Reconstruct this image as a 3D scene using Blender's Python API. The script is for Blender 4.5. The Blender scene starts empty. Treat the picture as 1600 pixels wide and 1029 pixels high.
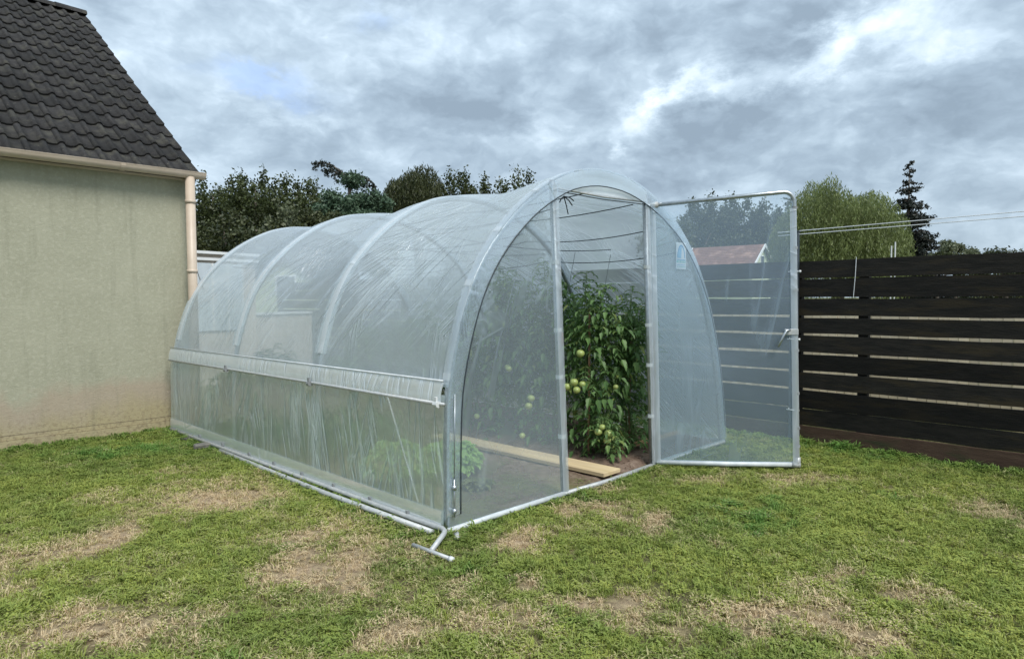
import bpy, bmesh, math, random
import numpy as np
from mathutils import Vector, Matrix, noise as mnoise

rnd = random.Random(7)
rng = np.random.default_rng(11)
scene = bpy.context.scene
C = scene.collection
R = math.radians
PI = math.pi

# ------------------------------------------------------------------ camera
CAM_H, FPX, PITCH, ROLL = 1.5, 1047.95, 0.046, -0.0051
cam_d = bpy.data.cameras.new('camera')
cam_d.sensor_width = 36.0
cam_d.lens = FPX / 1600 * 36
cam_d.clip_start = 0.05
cam_d.clip_end = 3000
cam = bpy.data.objects.new('camera', cam_d)
C.objects.link(cam)
cam.matrix_world = Matrix.Translation((0, 0, CAM_H)) @ Matrix.Rotation(PI / 2 - PITCH, 4, 'X') @ Matrix.Rotation(ROLL, 4, 'Z')
scene.camera = cam

# ------------------------------------------------------------------ render and exposure
scene.view_settings.view_transform = 'Standard'
scene.view_settings.look = 'None'
scene.view_settings.exposure = 1.28
scene.view_settings.gamma = 1.0
scene.view_settings.use_curve_mapping = False
scene.render.engine = 'CYCLES'
scene.cycles.transparent_max_bounces = 24
scene.cycles.max_bounces = 6
scene.cycles.diffuse_bounces = 3
scene.cycles.glossy_bounces = 3
scene.cycles.use_denoising = True

# ------------------------------------------------------------------ sun
SUN_EL, SUN_AZ = R(52), R(150)        # azimuth clockwise from +Y
sun_d = bpy.data.lights.new('sun', 'SUN')
sun_d.energy = 1.5
sun_d.angle = R(24)
sun_d.color = (1.0, 0.965, 0.91)
sun = bpy.data.objects.new('sun', sun_d)
C.objects.link(sun)
sdir = Vector((math.sin(SUN_AZ) * math.cos(SUN_EL), math.cos(SUN_AZ) * math.cos(SUN_EL), math.sin(SUN_EL)))
sun.rotation_euler = sdir.to_track_quat('Z', 'Y').to_euler()

# ------------------------------------------------------------------ world: nishita sky under a cloud layer
world = bpy.data.worlds.new('World')
scene.world = world
world.use_nodes = True


class NT:
    def __init__(self, tree):
        self.t = tree
        self.n = tree.nodes
        self.l = tree.links

    def new(self, typ, **kw):
        nd = self.n.new(typ)
        for k, v in kw.items():
            setattr(nd, k, v)
        return nd

    def put(self, sock, v):
        if isinstance(v, bpy.types.NodeSocket):
            self.l.new(v, sock)
        elif v is not None:
            try:
                sock.default_value = v
            except Exception:
                sock.default_value = (*v, 1.0)

    def m(self, op, a, b=None, c=None, clamp=False):
        nd = self.n.new('ShaderNodeMath')
        nd.operation = op
        nd.use_clamp = clamp
        self.put(nd.inputs[0], a)
        if b is not None:
            self.put(nd.inputs[1], b)
        if c is not None:
            self.put(nd.inputs[2], c)
        return nd.outputs[0]

    def vm(self, op, a, b=None):
        nd = self.n.new('ShaderNodeVectorMath')
        nd.operation = op
        self.put(nd.inputs[0], a)
        if b is not None:
            self.put(nd.inputs[1], b)
        return nd.outputs[1] if op in ('DOT_PRODUCT', 'LENGTH', 'DISTANCE') else nd.outputs[0]

    def noise(self, vec, scale, detail=4, rough=0.55, dist=0.0, color=False):
        nd = self.n.new('ShaderNodeTexNoise')
        self.put(nd.inputs['Vector'], vec)
        nd.inputs['Scale'].default_value = scale
        nd.inputs['Detail'].default_value = detail
        nd.inputs['Roughness'].default_value = rough
        nd.inputs['Distortion'].default_value = dist
        return nd.outputs['Color' if color else 'Fac']

    def ramp(self, fac, stops, interp='LINEAR'):
        nd = self.n.new('ShaderNodeValToRGB')
        nd.color_ramp.interpolation = interp
        el = nd.color_ramp.elements
        while len(el) < len(stops):
            el.new(0.5)
        for e, (p, c) in zip(el, stops):
            e.position = p
            e.color = (*c, 1) if len(c) == 3 else c
        self.put(nd.inputs[0], fac)
        return nd.outputs[0]

    def mapr(self, v, a, b, c=0.0, d=1.0, smooth=False):
        nd = self.n.new('ShaderNodeMapRange')
        if smooth:
            nd.interpolation_type = 'SMOOTHSTEP'
        self.put(nd.inputs[0], v)
        for i, x in enumerate((a, b, c, d)):
            nd.inputs[1 + i].default_value = x
        return nd.outputs[0]

    def mix(self, fac, a, b, mode='MIX'):
        nd = self.n.new('ShaderNodeMix')
        nd.data_type = 'RGBA'
        nd.blend_type = mode
        self.put(nd.inputs[0], fac)
        self.put(nd.inputs[6], a)
        self.put(nd.inputs[7], b)
        return nd.outputs[2]

    def comb(self, x, y, z):
        nd = self.n.new('ShaderNodeCombineXYZ')
        for s, v in zip(nd.inputs, (x, y, z)):
            self.put(s, v)
        return nd.outputs[0]

    def sep(self, v):
        nd = self.n.new('ShaderNodeSeparateXYZ')
        self.put(nd.inputs[0], v)
        return nd.outputs


def pix_dir(u, v):
    """direction in the world seen at a point of the photograph"""
    c, s = math.cos(ROLL), math.sin(ROLL)
    u -= 800
    v -= 514.5
    uu, vv = u * c + v * s, -u * s + v * c
    x, yc, zc = uu / FPX, 1.0, -vv / FPX
    return Vector((x, yc * math.cos(PITCH) + zc * math.sin(PITCH), zc * math.cos(PITCH) - yc * math.sin(PITCH)))


def at(u, v, z=None, y=None):
    """point of the place at height z or at depth y"""
    d = pix_dir(u, v)
    t = (z - CAM_H) / d.z if z is not None else y / d.y
    return Vector((0, 0, CAM_H)) + d * t


def build_world():
    nt = NT(world.node_tree)
    nt.n.clear()
    out = nt.new('ShaderNodeOutputWorld')
    sky = nt.new('ShaderNodeTexSky', sky_type='NISHITA')
    sky.sun_disc = False
    sky.sun_elevation = SUN_EL
    sky.sun_rotation = SUN_AZ
    bg1 = nt.new('ShaderNodeBackground')
    bg1.inputs[1].default_value = 0.06
    nt.l.new(sky.outputs[0], bg1.inputs[0])
    tc = nt.new('ShaderNodeTexCoord')
    d = tc.outputs['Generated']
    x, y, z = nt.sep(d)
    az = nt.m('ARCTAN2', x, y)
    el = nt.m('ARCSINE', z)
    zc = nt.m('ADD', nt.m('MAXIMUM', z, 0.0), 0.16)
    px = nt.m('DIVIDE', x, zc)
    py = nt.m('DIVIDE', y, zc)
    pv = nt.comb(px, nt.m('MULTIPLY', py, 1.0), 0.0)
    warp = nt.noise(pv, 1.1, 4, 0.6, 0, color=True)
    wv = nt.vm('MULTIPLY', nt.vm('SUBTRACT', warp, (0.5, 0.5, 0.5)), (0.5, 0.5, 0.3))
    pw = nt.vm('ADD', pv, wv)
    n1 = nt.noise(pw, 0.9, 10, 0.57)
    ang = nt.comb(az, nt.m('MULTIPLY', el, 1.7), 0.0)
    aw = nt.vm('ADD', ang, nt.vm('MULTIPLY', nt.vm('SUBTRACT', nt.noise(ang, 6.0, 5, 0.6, 0, color=True), (0.5, 0.5, 0.5)), (0.10, 0.10, 0.0)))
    n2 = nt.noise(aw, 6.5, 10, 0.60)
    vo = nt.new('ShaderNodeTexVoronoi', feature='SMOOTH_F1')
    vo.inputs['Scale'].default_value = 15.0
    vo.inputs['Detail'].default_value = 3.0
    vo.inputs['Roughness'].default_value = 0.6
    nt.put(vo.inputs['Vector'], aw)
    puff = nt.m('SUBTRACT', 0.45, vo.outputs['Distance'])
    n3 = nt.noise(nt.vm('ADD', pw, (1.3, 9.1, 2.0)), 0.35, 3, 0.5)
    b = nt.m('ADD', nt.m('MULTIPLY', nt.m('SUBTRACT', n1, 0.5), 0.55), nt.m('MULTIPLY', nt.m('SUBTRACT', n2, 0.5), 1.15))
    b = nt.m('ADD', b, nt.m('MULTIPLY', puff, 0.34))
    b = nt.m('ADD', b, nt.m('MULTIPLY', nt.m('SUBTRACT', n3, 0.5), 0.25))
    # cloud masses and breaks where they stand in this sky: (photo point, half widths, tilt, strength)
    ww = nt.sep(nt.vm('MULTIPLY', nt.vm('SUBTRACT', nt.noise(ang, 7.0, 9, 0.65, 0, color=True), (0.5, 0.5, 0.5)), (0.24, 0.24, 0.24)))
    azw = nt.m('ADD', az, ww[0])
    elw = nt.m('ADD', el, nt.m('MULTIPLY', ww[1], 0.6))

    def blob(u, v, hu, hv, tilt, amp):
        p = pix_dir(u, v).normalized()
        a0, e0 = math.atan2(p.x, p.y), math.asin(p.z)
        k = 1 / 1100.0
        c, s = math.cos(R(tilt)), math.sin(R(tilt))
        da = nt.m('SUBTRACT', azw, a0)
        de = nt.m('SUBTRACT', elw, e0)
        p1 = nt.m('DIVIDE', nt.m('ADD', nt.m('MULTIPLY', da, c), nt.m('MULTIPLY', de, s)), hu * k)
        p2 = nt.m('DIVIDE', nt.m('SUBTRACT', nt.m('MULTIPLY', de, c), nt.m('MULTIPLY', da, s)), hv * k)
        r2 = nt.m('ADD', nt.m('MULTIPLY', p1, p1), nt.m('MULTIPLY', p2, p2))
        return nt.m('MULTIPLY', nt.m('EXPONENT', nt.m('MULTIPLY', r2, -1.0)), amp)

    BL = [(700, 155, 170, 40, 8, -.24), (1100, 190, 90, 55, 15, -.26), (1215, 115, 60, 45, 20, -.2),
          (1440, 200, 110, 65, 18, -.24), (1000, 40, 200, 40, 5, -.12), (1260, 15, 200, 25, 3, -.22), (1130, 205, 110, 40, 30, -.12), (780, 190, 60, 40, 20, -.12),
          (1150, 270, 260, 30, 0, -.08), (1230, 95, 200, 26, 14, .42), (1060, 140, 75, 16, 24, .36),
          (1375, 70, 120, 26, 8, .4), (600, 60, 130, 30, -4, .12), (230, 60, 160, 60, 0, .2),
          (440, 160, 120, 18, 0, .22), (830, 205, 100, 14, 0, .2), (470, 240, 150, 40, 0, -.12),
          (560, 10, 90, 20, 0, .16), (60, 150, 120, 90, 0, .12), (760, 90, 90, 26, 0, .06),
          (975, 225, 16, 16, 0, .34), (1540, 60, 120, 20, 10, .2), (330, 250, 60, 60, 0, .1)]
    for q in BL:
        b = nt.m('ADD', b, blob(*q))
    f = nt.m('ADD', b, 0.55)
    col = nt.ramp(f, [(0.0, (.120, .155, .192)), (0.22, (.160, .204, .248)), (0.42, (.212, .264, .312)), (0.6, (.272, .330, .382)),
                      (0.8, (.355, .398, .432)), (1.0, (.485, .462, .435))])
    blue = nt.m('ADD', blob(415, 125, 75, 14, -3, 1.0), nt.m('ADD', blob(575, 22, 26, 16, 0, .5), blob(375, 118, 30, 12, 0, .5)), clamp=True)
    col = nt.mix(nt.m('MULTIPLY', blue, 0.6), col, (.19, .27, .43, 1))
    # overcast: the zenith is somewhat brighter than the sky low down
    zen = nt.m('ADD', 1.0, nt.m('MULTIPLY', nt.m('MAXIMUM', z, 0.0), 0.55))
    bg2 = nt.new('ShaderNodeBackground')
    nt.l.new(col, bg2.inputs[0])
    nt.l.new(zen, bg2.inputs[1])
    mx = nt.new('ShaderNodeMixShader')
    mx.inputs[0].default_value = 0.94
    nt.l.new(bg1.outputs[0], mx.inputs[1])
    nt.l.new(bg2.outputs[0], mx.inputs[2])
    nt.l.new(mx.outputs[0], out.inputs[0])


build_world()


# ------------------------------------------------------------------ helpers
def tag(o, label=None, cat=None, group=None, kind=None):
    if label:
        o['label'] = label
    if cat:
        o['category'] = cat
    if group:
        o['group'] = group
    if kind:
        o['kind'] = kind
    return o


def empty(name, loc=(0, 0, 0), rz=0.0):
    o = bpy.data.objects.new(name, None)
    o.location = loc
    o.rotation_euler = (0, 0, rz)
    o.empty_display_size = 0.2
    C.objects.link(o)
    return o


def thing(name, label, cat, loc=(0, 0, 0), rz=0.0, group=None):
    return tag(empty(name, loc, rz), label, cat, group)


class MB:
    """collects geometry, builds one mesh object"""
    def __init__(self):
        self.v = []
        self.f = []
        self.uv = []      # per vertex, optional

    def add(self, vs, fs, uv=None):
        b = len(self.v)
        self.v += [tuple(p) for p in vs]
        self.f += [tuple(i + b for i in f) for f in fs]
        if uv is not None:
            self.uv += list(uv)
        return self

    def box(self, c, s, rot=None, taper=None):
        x, y, z = s[0] / 2, s[1] / 2, s[2] / 2
        vs = [Vector((a * x, b * y, d * z)) for d in (-1, 1) for b in (-1, 1) for a in (-1, 1)]
        if rot is not None:
            vs = [rot @ p for p in vs]
        vs = [p + Vector(c) for p in vs]
        return self.add(vs, [(0, 2, 3, 1), (4, 5, 7, 6), (0, 1, 5, 4), (2, 6, 7, 3), (0, 4, 6, 2), (1, 3, 7, 5)])

    def tube(self, pts, r, n=8, cap=True):
        pts = [Vector(p) for p in pts]
        rs = r if isinstance(r, (list, tuple)) else [r] * len(pts)
        vs = []
        ref = None
        for i, p in enumerate(pts):
            t = (pts[min(i + 1, len(pts) - 1)] - pts[max(i - 1, 0)]).normalized()
            if ref is None:
                ref = Vector((0, 0, 1)) if abs(t.z) < 0.9 else Vector((1, 0, 0))
            a = t.cross(ref).normalized()
            bb = t.cross(a).normalized()
            ref = a.cross(t).normalized()
            for k in range(n):
                an = 2 * PI * k / n
                vs.append(p + (a * math.cos(an) + bb * math.sin(an)) * rs[i])
        fs = []
        for i in range(len(pts) - 1):
            for k in range(n):
                k2 = (k + 1) % n
                fs.append((i * n + k, i * n + k2, (i + 1) * n + k2, (i + 1) * n + k))
        if cap:
            fs.append(tuple(range(n))[::-1])
            fs.append(tuple((len(pts) - 1) * n + k for k in range(n)))
        return self.add(vs, fs)

    def grid(self, fn, nu, nv, uvfn=None):
        vs, uv = [], []
        for j in range(nv + 1):
            for i in range(nu + 1):
                p = fn(i / nu, j / nv)
                vs.append(p)
                uv.append(uvfn(i / nu, j / nv) if uvfn else (i / nu, j / nv))
        fs = [(j * (nu + 1) + i, j * (nu + 1) + i + 1, (j + 1) * (nu + 1) + i + 1, (j + 1) * (nu + 1) + i)
              for j in range(nv) for i in range(nu)]
        return self.add(vs, fs, uv)

    def mesh(self, name, mat=None, smooth=False):
        me = bpy.data.meshes.new(name)
        me.from_pydata(self.v, [], self.f)
        if self.uv and len(self.uv) == len(self.v):
            ul = me.uv_layers.new(name='UVMap')
            idx = np.zeros(len(me.loops), dtype=np.int32)
            me.loops.foreach_get('vertex_index', idx)
            a = np.array(self.uv, dtype=np.float32)[idx]
            ul.data.foreach_set('uv', a.ravel())
        if mat:
            me.materials.append(mat)
        if smooth:
            me.polygons.foreach_set('use_smooth', [True] * len(me.polygons))
        me.update()
        return me

    def build(self, name, mat=None, parent=None, smooth=False, bevel=0.0):
        me = self.mesh(name, mat, smooth)
        o = bpy.data.objects.new(name, me)
        C.objects.link(o)
        if parent:
            o.parent = parent
        if bevel:
            md = o.modifiers.new('bevel', 'BEVEL')
            md.width = bevel
            md.segments = 2
            md.limit_method = 'ANGLE'
        return o


def link_mesh(name, me, parent=None, mtx=None):
    o = bpy.data.objects.new(name, me)
    C.objects.link(o)
    if parent:
        o.parent = parent
    if mtx is not None:
        o.matrix_local = mtx
    return o


def np_mesh(name, verts, faces_n, mat, parent=None, smooth=False):
    """verts (N,3) grouped as N/faces_n polygons"""
    v = np.asarray(verts, dtype=np.float32).reshape(-1, 3)
    n = len(v)
    nf = n // faces_n
    me = bpy.data.meshes.new(name)
    me.vertices.add(n)
    me.vertices.foreach_set('co', v.ravel())
    me.loops.add(n)
    me.loops.foreach_set('vertex_index', np.arange(n, dtype=np.int32))
    me.polygons.add(nf)
    me.polygons.foreach_set('loop_start', np.arange(0, n, faces_n, dtype=np.int32))
    me.polygons.foreach_set('loop_total', np.full(nf, faces_n, dtype=np.int32))
    me.update(calc_edges=True)
    me.materials.append(mat)
    o = bpy.data.objects.new(name, me)
    C.objects.link(o)
    if parent:
        o.parent = parent
    return o


# ------------------------------------------------------------------ materials
def principled(name):
    m = bpy.data.materials.new(name)
    m.use_nodes = True
    nt = NT(m.node_tree)
    b = nt.n['Principled BSDF']
    return m, nt, b


def mat(name, c1, c2=None, scale=8.0, rough=0.7, metal=0.0, bump=0.0, bscale=40.0, stretch=None, detail=5, spec=0.5, c3=None, rand=0.0, obj=True):
    m, nt, b = principled(name)
    tc = nt.new('ShaderNodeTexCoord')
    v = tc.outputs['Object']
    if rand:
        oi = nt.new('ShaderNodeObjectInfo')
        v = nt.vm('ADD', v, nt.vm('MULTIPLY', nt.comb(oi.outputs['Random'], oi.outputs['Random'], oi.outputs['Random']), (37.0, 19.0, 53.0)))
    if stretch:
        v = nt.vm('MULTIPLY', v, stretch)
    col = None
    if c2:
        f = nt.noise(v, scale, detail, 0.6)
        f = nt.mapr(f, 0.35, 0.65)
        col = nt.mix(f, (*c1, 1), (*c2, 1))
        if c3:
            f3 = nt.mapr(nt.noise(nt.vm('ADD', v, (3.0, 5.0, 9.0)), scale * 0.4, 3, 0.6), 0.52, 0.68)
            col = nt.mix(f3, col, (*c3, 1))
        if rand:
            oi2 = nt.new('ShaderNodeObjectInfo')
            hs = nt.new('ShaderNodeHueSaturation')
            nt.put(hs.inputs['Value'], nt.mapr(oi2.outputs['Random'], 0, 1, 1 - rand, 1 + rand))
            nt.put(hs.inputs['Color'], col)
            col = hs.outputs[0]
        nt.put(b.inputs['Base Color'], col)
    else:
        b.inputs['Base Color'].default_value = (*c1, 1)
    b.inputs['Roughness'].default_value = rough
    b.inputs['Metallic'].default_value = metal
    b.inputs['Specular IOR Level'].default_value = spec
    if bump:
        bp = nt.new('ShaderNodeBump')
        bp.inputs['Strength'].default_value = min(1.0, bump)
        bp.inputs['Distance'].default_value = 0.01
        nt.put(bp.inputs['Height'], nt.noise(v, bscale, 6, 0.65))
        nt.put(b.inputs['Normal'], bp.outputs[0])
    return m


def leaf_mat(name, dark, light, trans=0.35, rough=0.5, hue=0.02, patch=None, pscale=1.2):
    m = bpy.data.materials.new(name)
    m.use_nodes = True
    nt = NT(m.node_tree)
    nt.n.clear()
    out = nt.new('ShaderNodeOutputMaterial')
    g = nt.new('ShaderNodeNewGeometry')
    r = g.outputs['Random Per Island']
    tc = nt.new('ShaderNodeTexCoord')
    big = nt.mapr(nt.noise(tc.outputs['Object'], pscale, 3, 0.6), 0.36, 0.64)
    f = nt.m('ADD', nt.m('MULTIPLY', r, 0.6), nt.m('MULTIPLY', big, 0.4))
    col = nt.mix(f, (*dark, 1), (*light, 1))
    if patch:
        col = nt.mix(nt.mapr(r, 0.86, 0.98), col, (*patch, 1))
    p = nt.new('ShaderNodeBsdfPrincipled')
    nt.put(p.inputs['Base Color'], col)
    p.inputs['Roughness'].default_value = rough
    p.inputs['Specular IOR Level'].default_value = 0.35
    t = nt.new('ShaderNodeBsdfTranslucent')
    hs = nt.new('ShaderNodeHueSaturation')
    hs.inputs['Value'].default_value = 1.3
    nt.put(hs.inputs['Color'], col)
    nt.put(t.inputs['Color'], hs.outputs[0])
    mx = nt.new('ShaderNodeMixShader')
    mx.inputs[0].default_value = trans
    nt.l.new(p.outputs[0], mx.inputs[1])
    nt.l.new(t.outputs[0], mx.inputs[2])
    nt.l.new(mx.outputs[0], out.inputs[0])
    return m


def film_mat(name, opac, folds='vertical', tint=(.80, .86, .90), gloss=0.10, wr=1.0):
    """clear polythene: mostly see-through, milky, glossy, with tension folds"""
    m = bpy.data.materials.new(name)
    m.use_nodes = True
    nt = NT(m.node_tree)
    nt.n.clear()
    out = nt.new('ShaderNodeOutputMaterial')
    tc = nt.new('ShaderNodeTexCoord')
    uv = tc.outputs['UV']                      # metres along (x) and across (y)
    hs = []

    def fold(angle, across, along, lo, hi, off, dist=0.4):
        mp = nt.new('ShaderNodeMapping')
        mp.inputs['Rotation'].default_value = (0, 0, R(angle))
        mp.inputs['Location'].default_value = off
        nt.l.new(uv, mp.inputs[0])
        v = nt.vm('MULTIPLY', mp.outputs[0], (across, along, 1.0))
        n = nt.noise(v, 1.0, 3, 0.5, dist)
        # ridges: thin creases around the mid level
        rr = nt.m('ABSOLUTE', nt.m('SUBTRACT', n, 0.5))
        rr = nt.m('SUBTRACT', 1.0, nt.m('MULTIPLY', rr, 16.0), clamp=True)
        mask = nt.mapr(nt.noise(nt.vm('ADD', uv, off), 1.3, 2, 0.5), lo, hi, smooth=True)
        return nt.m('MULTIPLY', nt.m('MULTIPLY', rr, rr), mask)

    if folds == 'vertical':
        hs = [fold(0, 9, 0.5, .42, .58, (1, 2, 0)), fold(14, 8, 0.5, .5, .62, (4, 7, 0)), fold(-22, 9, 0.7, .52, .66, (8, 3, 0))]
    elif folds == 'roof':
        hs = [fold(-55, 9, 0.35, .46, .62, (1, 2, 0), .15), fold(-44, 11, 0.4, .48, .64, (5, 3, 0), .15)]
        xx = nt.sep(uv)[0]
        topm = nt.mapr(xx, 0.8, 1.6, 0.06, 1, True)
        hs = [nt.m('MULTIPLY', q, topm) for q in hs] + [nt.m('MULTIPLY', fold(86, 14, 1.2, .55, .68, (9, 1, 0), .2), .5)]
    else:
        hs = [fold(8, 3, 0.35, .5, .64, (1, 2, 0)), fold(70, 2.6, 0.4, .52, .66, (3, 6, 0)), fold(-60, 3, 0.5, .54, .7, (7, 7, 0))]
    h = hs[0]
    for q in hs[1:]:
        h = nt.m('MAXIMUM', h, q)
    soft = nt.noise(uv, 3.5, 5, 0.6)
    cloud = nt.noise(nt.vm('ADD', uv, (11, 4, 2)), 1.1, 4, 0.6)
    bp = nt.new('ShaderNodeBump')
    bp.inputs['Strength'].default_value = 0.55 * wr
    bp.inputs['Distance'].default_value = 0.02
    nt.put(bp.inputs['Height'], nt.m('ADD', h, nt.m('MULTIPLY', soft, 0.9)))
    nrm = bp.outputs[0]
    dif = nt.new('ShaderNodeBsdfDiffuse')
    dif.inputs[0].default_value = (*tint, 1)
    nt.put(dif.inputs['Normal'], nrm)
    trl = nt.new('ShaderNodeBsdfTranslucent')
    trl.inputs[0].default_value = (*tint, 1)
    nt.put(trl.inputs['Normal'], nrm)
    gl = nt.new('ShaderNodeBsdfGlossy')
    gl.inputs['Roughness'].default_value = 0.16
    gl.inputs[0].default_value = (.95, .97, 1, 1)
    nt.put(gl.inputs['Normal'], nrm)
    tr = nt.new('ShaderNodeBsdfTransparent')
    tr.inputs[0].default_value = (.93, .965, .975, 1)
    milk = nt.new('ShaderNodeMixShader')
    milk.inputs[0].default_value = 0.5
    nt.l.new(dif.outputs[0], milk.inputs[1])
    nt.l.new(trl.outputs[0], milk.inputs[2])
    a = nt.new('ShaderNodeMixShader')
    op = nt.m('ADD', opac, nt.m('MULTIPLY', nt.m('SUBTRACT', cloud, 0.5), opac * 0.55))
    op = nt.m('ADD', op, nt.m('MULTIPLY', h, 0.26 * wr), clamp=True)
    nt.put(a.inputs[0], op)
    nt.l.new(tr.outputs[0], a.inputs[1])
    nt.l.new(milk.outputs[0], a.inputs[2])
    lw = nt.new('ShaderNodeLayerWeight')
    lw.inputs['Blend'].default_value = 0.35
    nt.put(lw.inputs['Normal'], nrm)
    b = nt.new('ShaderNodeMixShader')
    nt.put(b.inputs[0], nt.m('ADD', gloss * 0.5, nt.m('MULTIPLY', lw.outputs['Fresnel'], gloss * 4.0), clamp=True))
    nt.l.new(a.outputs[0], b.inputs[1])
    nt.l.new(gl.outputs[0], b.inputs[2])
    nt.l.new(b.outputs[0], out.inputs[0])
    return m


M = {}
M['galv'] = mat('galvanised_steel', (.34, .37, .39), (.48, .51, .53), 30, 0.36, 0.8, 0.1, 60)
M['galv_dull'] = mat('dull_galvanised_steel', (.38, .40, .41), (.50, .51, .50), 22, 0.55, 0.35, 0.15, 80)
M['white_pipe'] = mat('film_wrapped_pipe', (.44, .48, .50), (.58, .61, .62), 14, 0.4, 0.0, 0.2, 40)
M['black_cord'] = mat('black_cord', (.02, .028, .035), rough=0.6)
M['grey_wire'] = mat('grey_wire', (.10, .12, .13), rough=0.5)
M['white_wire'] = mat('white_line', (.62, .64, .66), rough=0.5)
M['film_roof'] = film_mat('polythene_roof', 0.55, 'roof', (.84, .94, 1.0), 0.10, 1.4)
M['film_side'] = film_mat('polythene_side', 0.48, 'vertical', (.86, .98, .94), 0.06, 1.1)
M['film_front'] = film_mat('polythene_front', 0.27, 'sparse', (.76, .89, 1.0), 0.07, 0.5)
M['film_door'] = film_mat('polythene_door', 0.25, 'sparse', (.64, .83, 1.0), 0.07, 0.5)
M['film_band'] = film_mat('polythene_doubled', 0.82, 'vertical', (.92, .97, 1.0), 0.07, 0.8)
M['film_strip'] = film_mat('polythene_strip', 0.76, 'sparse', (.92, .97, 1.0), 0.10, 0.5)
M['film_trim'] = film_mat('polythene_trim', 0.42, 'sparse', (.88, .94, 1.0), 0.10, 0.6)
M['clip'] = mat('grey_clip', (.16, .17, .18), (.24, .25, .25), 40, 0.5)
M['clip_light'] = mat('pale_clip', (.55, .57, .57), (.62, .64, .64), 40, 0.5)
M['plank'] = mat('plank_wood', (.50, .38, .21), (.62, .49, .30), 9, 0.75, 0, 0.3, 30, (1, .12, 1), c3=(.40, .30, .18))
M['edging'] = mat('edging_wood', (.42, .25, .12), (.52, .34, .18), 9, 0.75, 0, 0.2, 30, (1, .12, 1))
M['stake'] = mat('stake_wood', (.20, .10, .06), (.30, .17, .10), 9, 0.8)
M['stem'] = mat('green_stem', (.08, .14, .035), (.12, .18, .06), 20, 0.6)
M['tomato'] = mat('unripe_tomato', (.24, .30, .08), (.36, .39, .13), 9, 0.35, c3=(.28, .36, .12))
M['bark'] = mat('bark', (.06, .05, .04), (.11, .09, .07), 6, 0.9, 0, 0.5, 12)
M['stone'] = mat('grey_stone', (.10, .10, .09), (.18, .17, .15), 18, 0.9, 0, 0.5, 40)
M['gutter'] = mat('brown_pink_gutter', (.47, .38, .295), (.53, .44, .35), 5, 0.45, 0, 0.05, 30)
M['tile'] = mat('dark_roof_tile', (.010, .0095, .0095), (.024, .022, .021), 14, 0.7, 0, 0.7, 120, c3=(.040, .038, .030), rand=0.45, spec=0.35)
M['fence'] = mat('black_stained_board', (.008, .0075, .0065), (.018, .0155, .013), 5, 0.75, 0, 0.5, 14, (1, 1, 6), c3=(.026, .020, .012), rand=0.5, spec=0.2)
M['gravel_board'] = mat('brown_base_board', (.055, .032, .022), (.085, .052, .036), 4, 0.85, 0, 0.4, 20, (1, 1, 5), c3=(.04, .042, .02), spec=0.25)
M['pale_board'] = mat('pale_board', (.56, .47, .33), (.70, .60, .44), 4, 0.8, 0, 0.2, 20, (1, 1, .3), rand=0.14)
M['post_blue'] = mat('dark_blue_post', (.030, .042, .055), (.045, .058, .07), 6, 0.5, 0, 0.1, 40)
M['white_trim'] = mat('white_trim', (.68, .70, .70), (.76, .77, .77), 5, 0.6)
M['red_roof'] = mat('red_tile_roof', (.15, .075, .058), (.20, .105, .085), 3, 0.8, 0, 0.4, 20, c3=(.34, .20, .15), rand=0.2)
M['blue_wall'] = mat('pale_panel', (.46, .52, .56), (.56, .62, .66), 3, 0.6)
M['beige_wall'] = mat('beige_render', (.50, .43, .36), (.60, .52, .44), 3, 0.9, 0, 0.3, 60)
M['sage_wall'] = mat('sage_render', (.40, .46, .30), (.48, .52, .36), 3, 0.9)
M['leaf_tomato'] = leaf_mat('tomato_leaf', (.045, .105, .030), (.165, .275, .085), 0.3, patch=(.20, .25, .07), pscale=3)
M['leaf_lettuce'] = leaf_mat('salad_leaf', (.26, .46, .09), (.48, .66, .20), 0.35, pscale=6)
M['leaf_weed'] = leaf_mat('weed_leaf', (.12, .15, .05), (.24, .26, .10), 0.3, pscale=4)
M['leaf_poplar'] = leaf_mat('poplar_leaf', (.018, .027, .010), (.085, .105, .034), 0.22, pscale=0.6)
M['leaf_dark'] = leaf_mat('dark_leaf', (.02, .03, .012), (.075, .085, .03), 0.2, pscale=0.8)
M['leaf_blue'] = leaf_mat('blue_needles', (.03, .06, .035), (.11, .17, .10), 0.15, pscale=0.8)
M['leaf_silver'] = leaf_mat('silver_leaf', (.06, .075, .035), (.17, .19, .11), 0.2, pscale=1.0)
M['leaf_willow'] = leaf_mat('willow_leaf', (.06, .08, .024), (.26, .31, .115), 0.35, pscale=1.3)
M['leaf_fir'] = leaf_mat('fir_needles', (.008, .012, .010), (.030, .038, .028), 0.08, pscale=1.0)
M['leaf_cedar'] = leaf_mat('cedar_needles', (.012, .018, .014), (.035, .045, .035), 0.08)


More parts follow.
